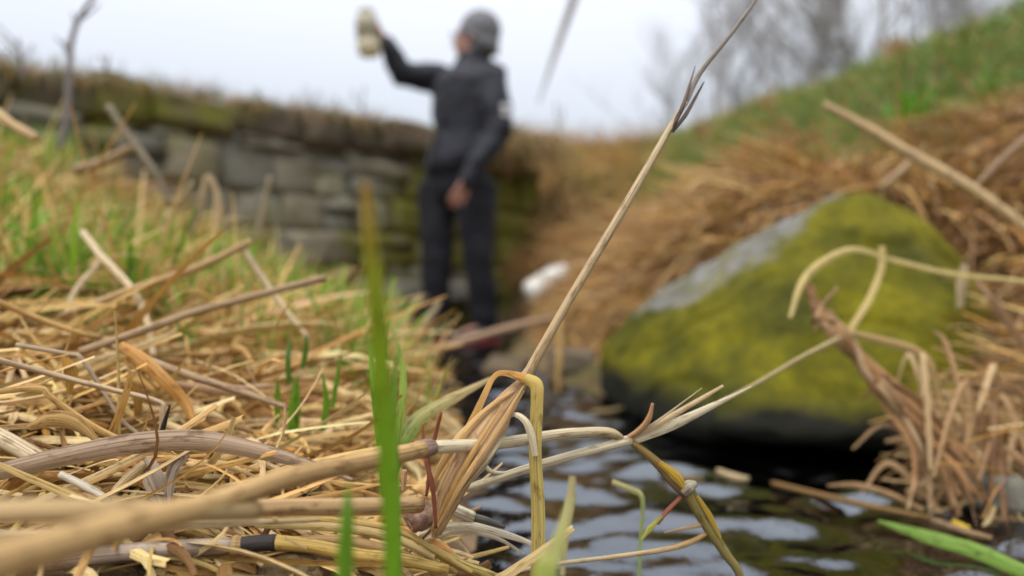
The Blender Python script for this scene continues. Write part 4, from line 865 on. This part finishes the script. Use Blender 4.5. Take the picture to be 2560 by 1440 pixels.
T('water_shoot', 'faint yellow straw standing in the water behind the folded leaf', 'grass blade', [(1432,1190,.66),(1425,1260,.66),(1412,1330,.66),(1405,1440,.66)], [16,22,20,14], (.50,.44,.22))
# blade hanging into the top of the picture
hb = strand('hanging_reed', [Vector((.14, -.16, .05)), Vector((.13, -.06, .36)), Vector((.10, .06, .46)), Vector((.068, .15, .44)), S3(1500, -210, .215), S3(1436, -10, .232), S3(1395, 110, .24), S3(1345, 262, .245)], [.005, .005, .0045, .004, .0036, .0032, .0024, .0005], (.52, .50, .49))
tag(hb, 'blurred grey reed tip hanging into the sky right of the person', 'reed')
# dead weeds on the wall and the skyline
def weed(lb, tr, wv, c_, twigs):
    e = empty('dead_weed', S3(*tr[0])); tag(e, lb, 'weed', 'dead weeds against the sky')
    if tr[0][2] > 2: wv = [q*.55 for q in wv]
    T('stem', None, None, tr, wv, c_, kind='stem', parent=e)
    for t in twigs: T('twig', None, None, t, [wv if not hasattr(wv, '__len__') else wv[-1], 4], c_, kind='stem', parent=e)
gy_ = (.20, .17, .16)
weed('tall dark dead weed stem standing before the wall at the left', [(150,370,1.75),(168,290,1.75),(172,200,1.75),(178,110,1.75),(196,50,1.75),(235,-10,1.75),(270,-60,1.75)], [15,15,14,13,12,10,7], (.27,.24,.25), [[(172,120,1.75),(150,105,1.75),(138,92,1.75)],[(180,95,1.75),(186,60,1.75),(180,30,1.75)],[(196,50,1.75),(215,40,1.75),(250,10,1.75)],[(172,140,1.75),(160,118,1.75),(165,100,1.75)]])
weed('bushy dead weed at the far left on the wall top', [(55,200,2.7),(52,150,2.7),(45,95,2.7)], [20,18,10], gy_, [[(52,150,2.7),(30,120,2.7),(0,90,2.7)],[(50,160,2.7),(75,130,2.7),(80,110,2.7)],[(46,120,2.7),(20,90,2.7),(-10,60,2.7)]])
weed('small dead weed on the coping right of the tall weed', [(262,215,3.0),(266,175,3.0),(270,135,3.0)], [12,12,8], gy_, [[(266,170,3.0),(255,150,3.0),(250,135,3.0)]])
weed('thin grass stalk on the coping left of the person', [(770,300,3.75),(775,260,3.75),(765,215,3.75)], [8,8,6], gy_, [[(774,262,3.75),(790,245,3.75),(800,225,3.75)]])
weed('thin grass stalk on the coping below the bottle', [(905,310,3.9),(905,270,3.9),(912,215,3.9)], [8,8,6], gy_, [[(906,270,3.9),(890,250,3.9),(880,225,3.9)]])
weed('short weed on the coping between the two thin stalks', [(840,300,3.85),(845,275,3.85),(838,240,3.85)], [8,8,6], gy_, [[(845,275,3.85),(855,262,3.85),(866,250,3.85)]])
weed('faint tall weed on the skyline beyond the wall end', [(1398,400,6.0),(1396,330,6.0),(1390,255,6.0)], [10,10,6], gy_, [[(1396,330,6),(1405,300,6),(1408,270,6)]])
weed('faint short weed in the dip of the skyline', [(1548,400,7.0),(1550,360,7.0),(1546,325,7.0)], [9,9,6], gy_, [[(1550,360,7),(1560,345,7),(1562,330,7)]])
# bright green tufts on the right bank
def tuft(lb, px, py, Y, nb, ht, c_):
    p = S3(px, py, Y)
    for _ in range(60):                      # walk the sight line to the ground
        if h1(p.x, p.y) >= p.z: break
        Y += .03; p = S3(px, py, Y)
    z = h1(p.x, p.y); e = empty('grass_tuft', (p.x, p.y, z)); tag(e, lb, 'grass tuft', 'bright green tufts on the banks'); rt_ = random.Random(px)
    for k in range(nb):
        a = rt_.uniform(0, 6.283); l_ = ht*rt_.uniform(.6, 1.1); o_ = Vector((rt_.gauss(0, .025), rt_.gauss(0, .02), 0)); d = Vector((math.cos(a), math.sin(a), 0))*rt_.uniform(.1, .75)
        b_ = Vector((p.x, p.y, z-.01))+o_
        strand('blade', [b_, b_+(d*.3+Vector((0, 0, .6)))*l_, b_+(d*.8+Vector((0, 0, .95-.4*d.length)))*l_], [.009, .012, .001], tuple(v*rt_.uniform(.8, 1.2) for v in c_), mat='green', parent=e, roll=rt_.uniform(-1, 1), m=3)
tuft('bright green tuft high on the right bank above the boulder', 2290, 320, 1.5, 26, .16, (.14,.33,.02))
tuft('bright green tuft on the bank behind the tall stalk', 1815, 545, 1.9, 24, .15, (.14,.33,.02))
tuft('green tuft on the mid slope right of the tall stalk', 1930, 440, 2.0, 20, .12, (.13,.29,.03))
tuft('green tuft on the mid slope between the stalk and the boulder top', 1740, 430, 2.6, 20, .13, (.13,.27,.03))
tuft('green tuft at the top of the far right slope', 2480, 250, 1.6, 20, .12, (.13,.28,.03))
tuft('dull green tuft on the slope above the white bottle', 1420, 660, 2.6, 16, .18, (.09,.19,.04))
tuft('green tuft at the far left of the bank', 75, 640, 1.1, 26, .17, (.15,.33,.03))
tuft('green tuft beside the crossing straws on the left bank', 205, 680, 1.1, 22, .15, (.14,.31,.02))
tuft('small green tuft left of the boulder top on the slope', 1700, 560, 1.9, 14, .10, (.12,.26,.03))
tuft('green tuft on the slope below the forked stem', 2360, 385, 1.5, 14, .10, (.17,.30,.04))
tuft('large green tuft in the middle of the left bank', 130, 560, 1.2, 24, .18, (.17,.35,.03))
tuft('green tuft low at the left picture edge', 30, 720, .95, 18, .12, (.16,.34,.03))
tuft('yellow-green tuft among the mid bank shoots', 480, 780, .9, 16, .11, (.20,.34,.04))
tuft('green tuft behind the cut straw end', 640, 790, .95, 16, .11, (.17,.33,.03))

for lb, px, py, Y in [('tan grass tussock on the crest below the left trees', 1760, 352, 3.5), ('tan grass tussock on the crest under the middle trees', 1925, 290, 3.2), ('tan grass tussock high on the crest at the right', 2240, 165, 2.4)]:
    tuft(lb, px, py, Y, 30, .20, (.46, .31, .14))
# loose straws of the near left litter, each its own object
ls = np.random.default_rng(23); cnt = 0; tries = 0; seen = {}
LM = [(500,1104,'broad arching leaf'),(408,950,'orange-brown leaf'),(735,1020,'broad green shoot'),(300,985,'bent pale straw'),(172,935,'amber leaf'),(525,769,'cut-ended brown straw'),(640,1358,'blackened reed joint'),(200,1070,'curled golden leaf'),(415,1050,'burnt twig tip'),(830,1000,'orange-footed shoot'),(900,1160,'long brown stem'),(300,1380,'grey reed'),(870,1310,'short blurred green blade'),(60,900,'left picture edge'),(410,1220,'grey withered leaf'),(990,1010,'bent green leaf'),(820,1380,'yellow reed end'),(600,900,'middle of the litter')]
CW = ['tan', 'straw-yellow', 'brown', 'dark brown', 'orange', 'khaki', 'cream', 'blackish brown']
while cnt < 200 and tries < 6000:
    tries += 1; px = ls.uniform(0, 1060); Y = ls.uniform(.37, .72) if ls.random() < .7 else ls.uniform(.7, 1.0); X = (px-1280)/FPX*Y; g0 = h1(X, Y)
    if g0 < .03: continue
    leaf = ls.random() < .66; Ln = ls.uniform(.04, .15) if leaf or ls.random() < .6 else ls.uniform(.1, .24); az = ls.normal(-.3, .6); d = Vector((math.cos(az), math.sin(az), 0))
    a = Vector((X, Y, 0))-d*Ln/2; b = Vector((X, Y, 0))+d*Ln/2; lift = abs(ls.normal(0, .010))
    py = 720+(CAM.z-g0-.01)/Y*FPX
    if min(a.y, b.y) < .41 or py > 1425 or min(h1(a.x, a.y), h1(b.x, b.y)) < .025: continue
    a.z = h1(a.x, a.y)+lift+.004; b.z = h1(b.x, b.y)+abs(ls.normal(0, .012))+.004
    pts = []
    for t in (0, .33, .66, 1):
        q = a.lerp(b, t); q.z = max(q.z, h1(q.x, q.y)+.004)+(math.sin(t*math.pi)*ls.uniform(0, .02) if leaf else 0); q += Vector((-d.y, d.x, 0))*(ls.normal(0, .010 if leaf else .004)); pts.append(q)
    wd = ls.uniform(.004, .011) if leaf else ls.uniform(.002, .0055); ci = int(ls.integers(0, len(TAN)))
    lm = min(LM, key=lambda m: math.hypot(m[0]-px, m[1]-py)); dx, dy = px-lm[0], py-lm[1]
    if abs(dx)+abs(dy) < 45: rel = 'at the'
    elif abs(dx) > abs(dy)*1.2: rel = ('just ' if abs(dx) < 90 else '')+('left of the' if dx < 0 else 'right of the')
    else: rel = ('just ' if abs(dy) < 60 else '')+('behind the' if dy < 0 else 'in front of the')
    lnw = 'short ' if Ln < .08 else ('' if Ln < .13 else 'long ')
    lb = f"{lnw}{'broad' if wd > (.0075 if leaf else .004) else 'narrow'} {CW[ci]} {'leaf' if leaf else 'straw'} lying {rel} {lm[2]}"
    if lb in seen: continue
    seen[lb] = 1
    c_ = tuple(np.clip(TAN[ci]*ls.uniform(.85, 1.12), 0, .75))
    if leaf: o = strand('dry_leaf', pts, [wd*.6, wd, wd*.9, wd*.25], c_, 'leaf', roll=ls.uniform(-.7, .7), m=4, rollend=ls.uniform(-.9, .9)); tag(o, lb, 'leaf', 'loose leaves in the near litter')
    else: o = strand('dry_straw', pts, [wd, wd, wd*.95, wd*.85], c_, 'stem', m=3); tag(o, lb, 'straw', 'loose straws in the near litter')
    cnt += 1
# crumbled soil by the reed and the withered clump at the stalk's foot
def clod(name, lb, px, py, Y, s, mat, sc=(1, 1, .7)):
    bm = bmesh.new(); bmesh.ops.create_icosphere(bm, subdivisions=4, radius=s)
    for v in bm.verts: v.co = Vector((v.co.x*sc[0], v.co.y*sc[1], v.co.z*sc[2])); v.co += v.co.normalized()*(noise.fractal(v.co*90, .9, 2.2, 4)*s*.28)
    me = bpy.data.meshes.new(name); bm.to_mesh(me); bm.free(); o = link(name, me, mat); o.location = S3(px, py, Y); tag(o, lb, 'soil clod' if name == 'soil_clod' else 'leaf clump')
clod('soil_clod', 'crumbly brown soil clod under the jointed reed', 735, 1430, .425, .018, M['ground'], (1.3, 1, .8))
gw = NG('withered_leaf'); tw = gw.n('TexCoord'); nw = gw.noise(120, 5, .65, tw.outputs['Object']); M['withered'] = gw.done(gw.bsdf(gw.ramp(nw.outputs['Fac'], [(.3, (.14, .075, .05)), (.7, (.44, .29, .21))]).outputs[0], .8, .2, nw.outputs['Fac'], .004, .8).outputs[0])
clod('withered_clump', 'crumpled pinkish-brown withered leaf clump at the foot of the tall stalk', 1045, 1285, .445, .0105, M['withered'], (1, .8, 1))
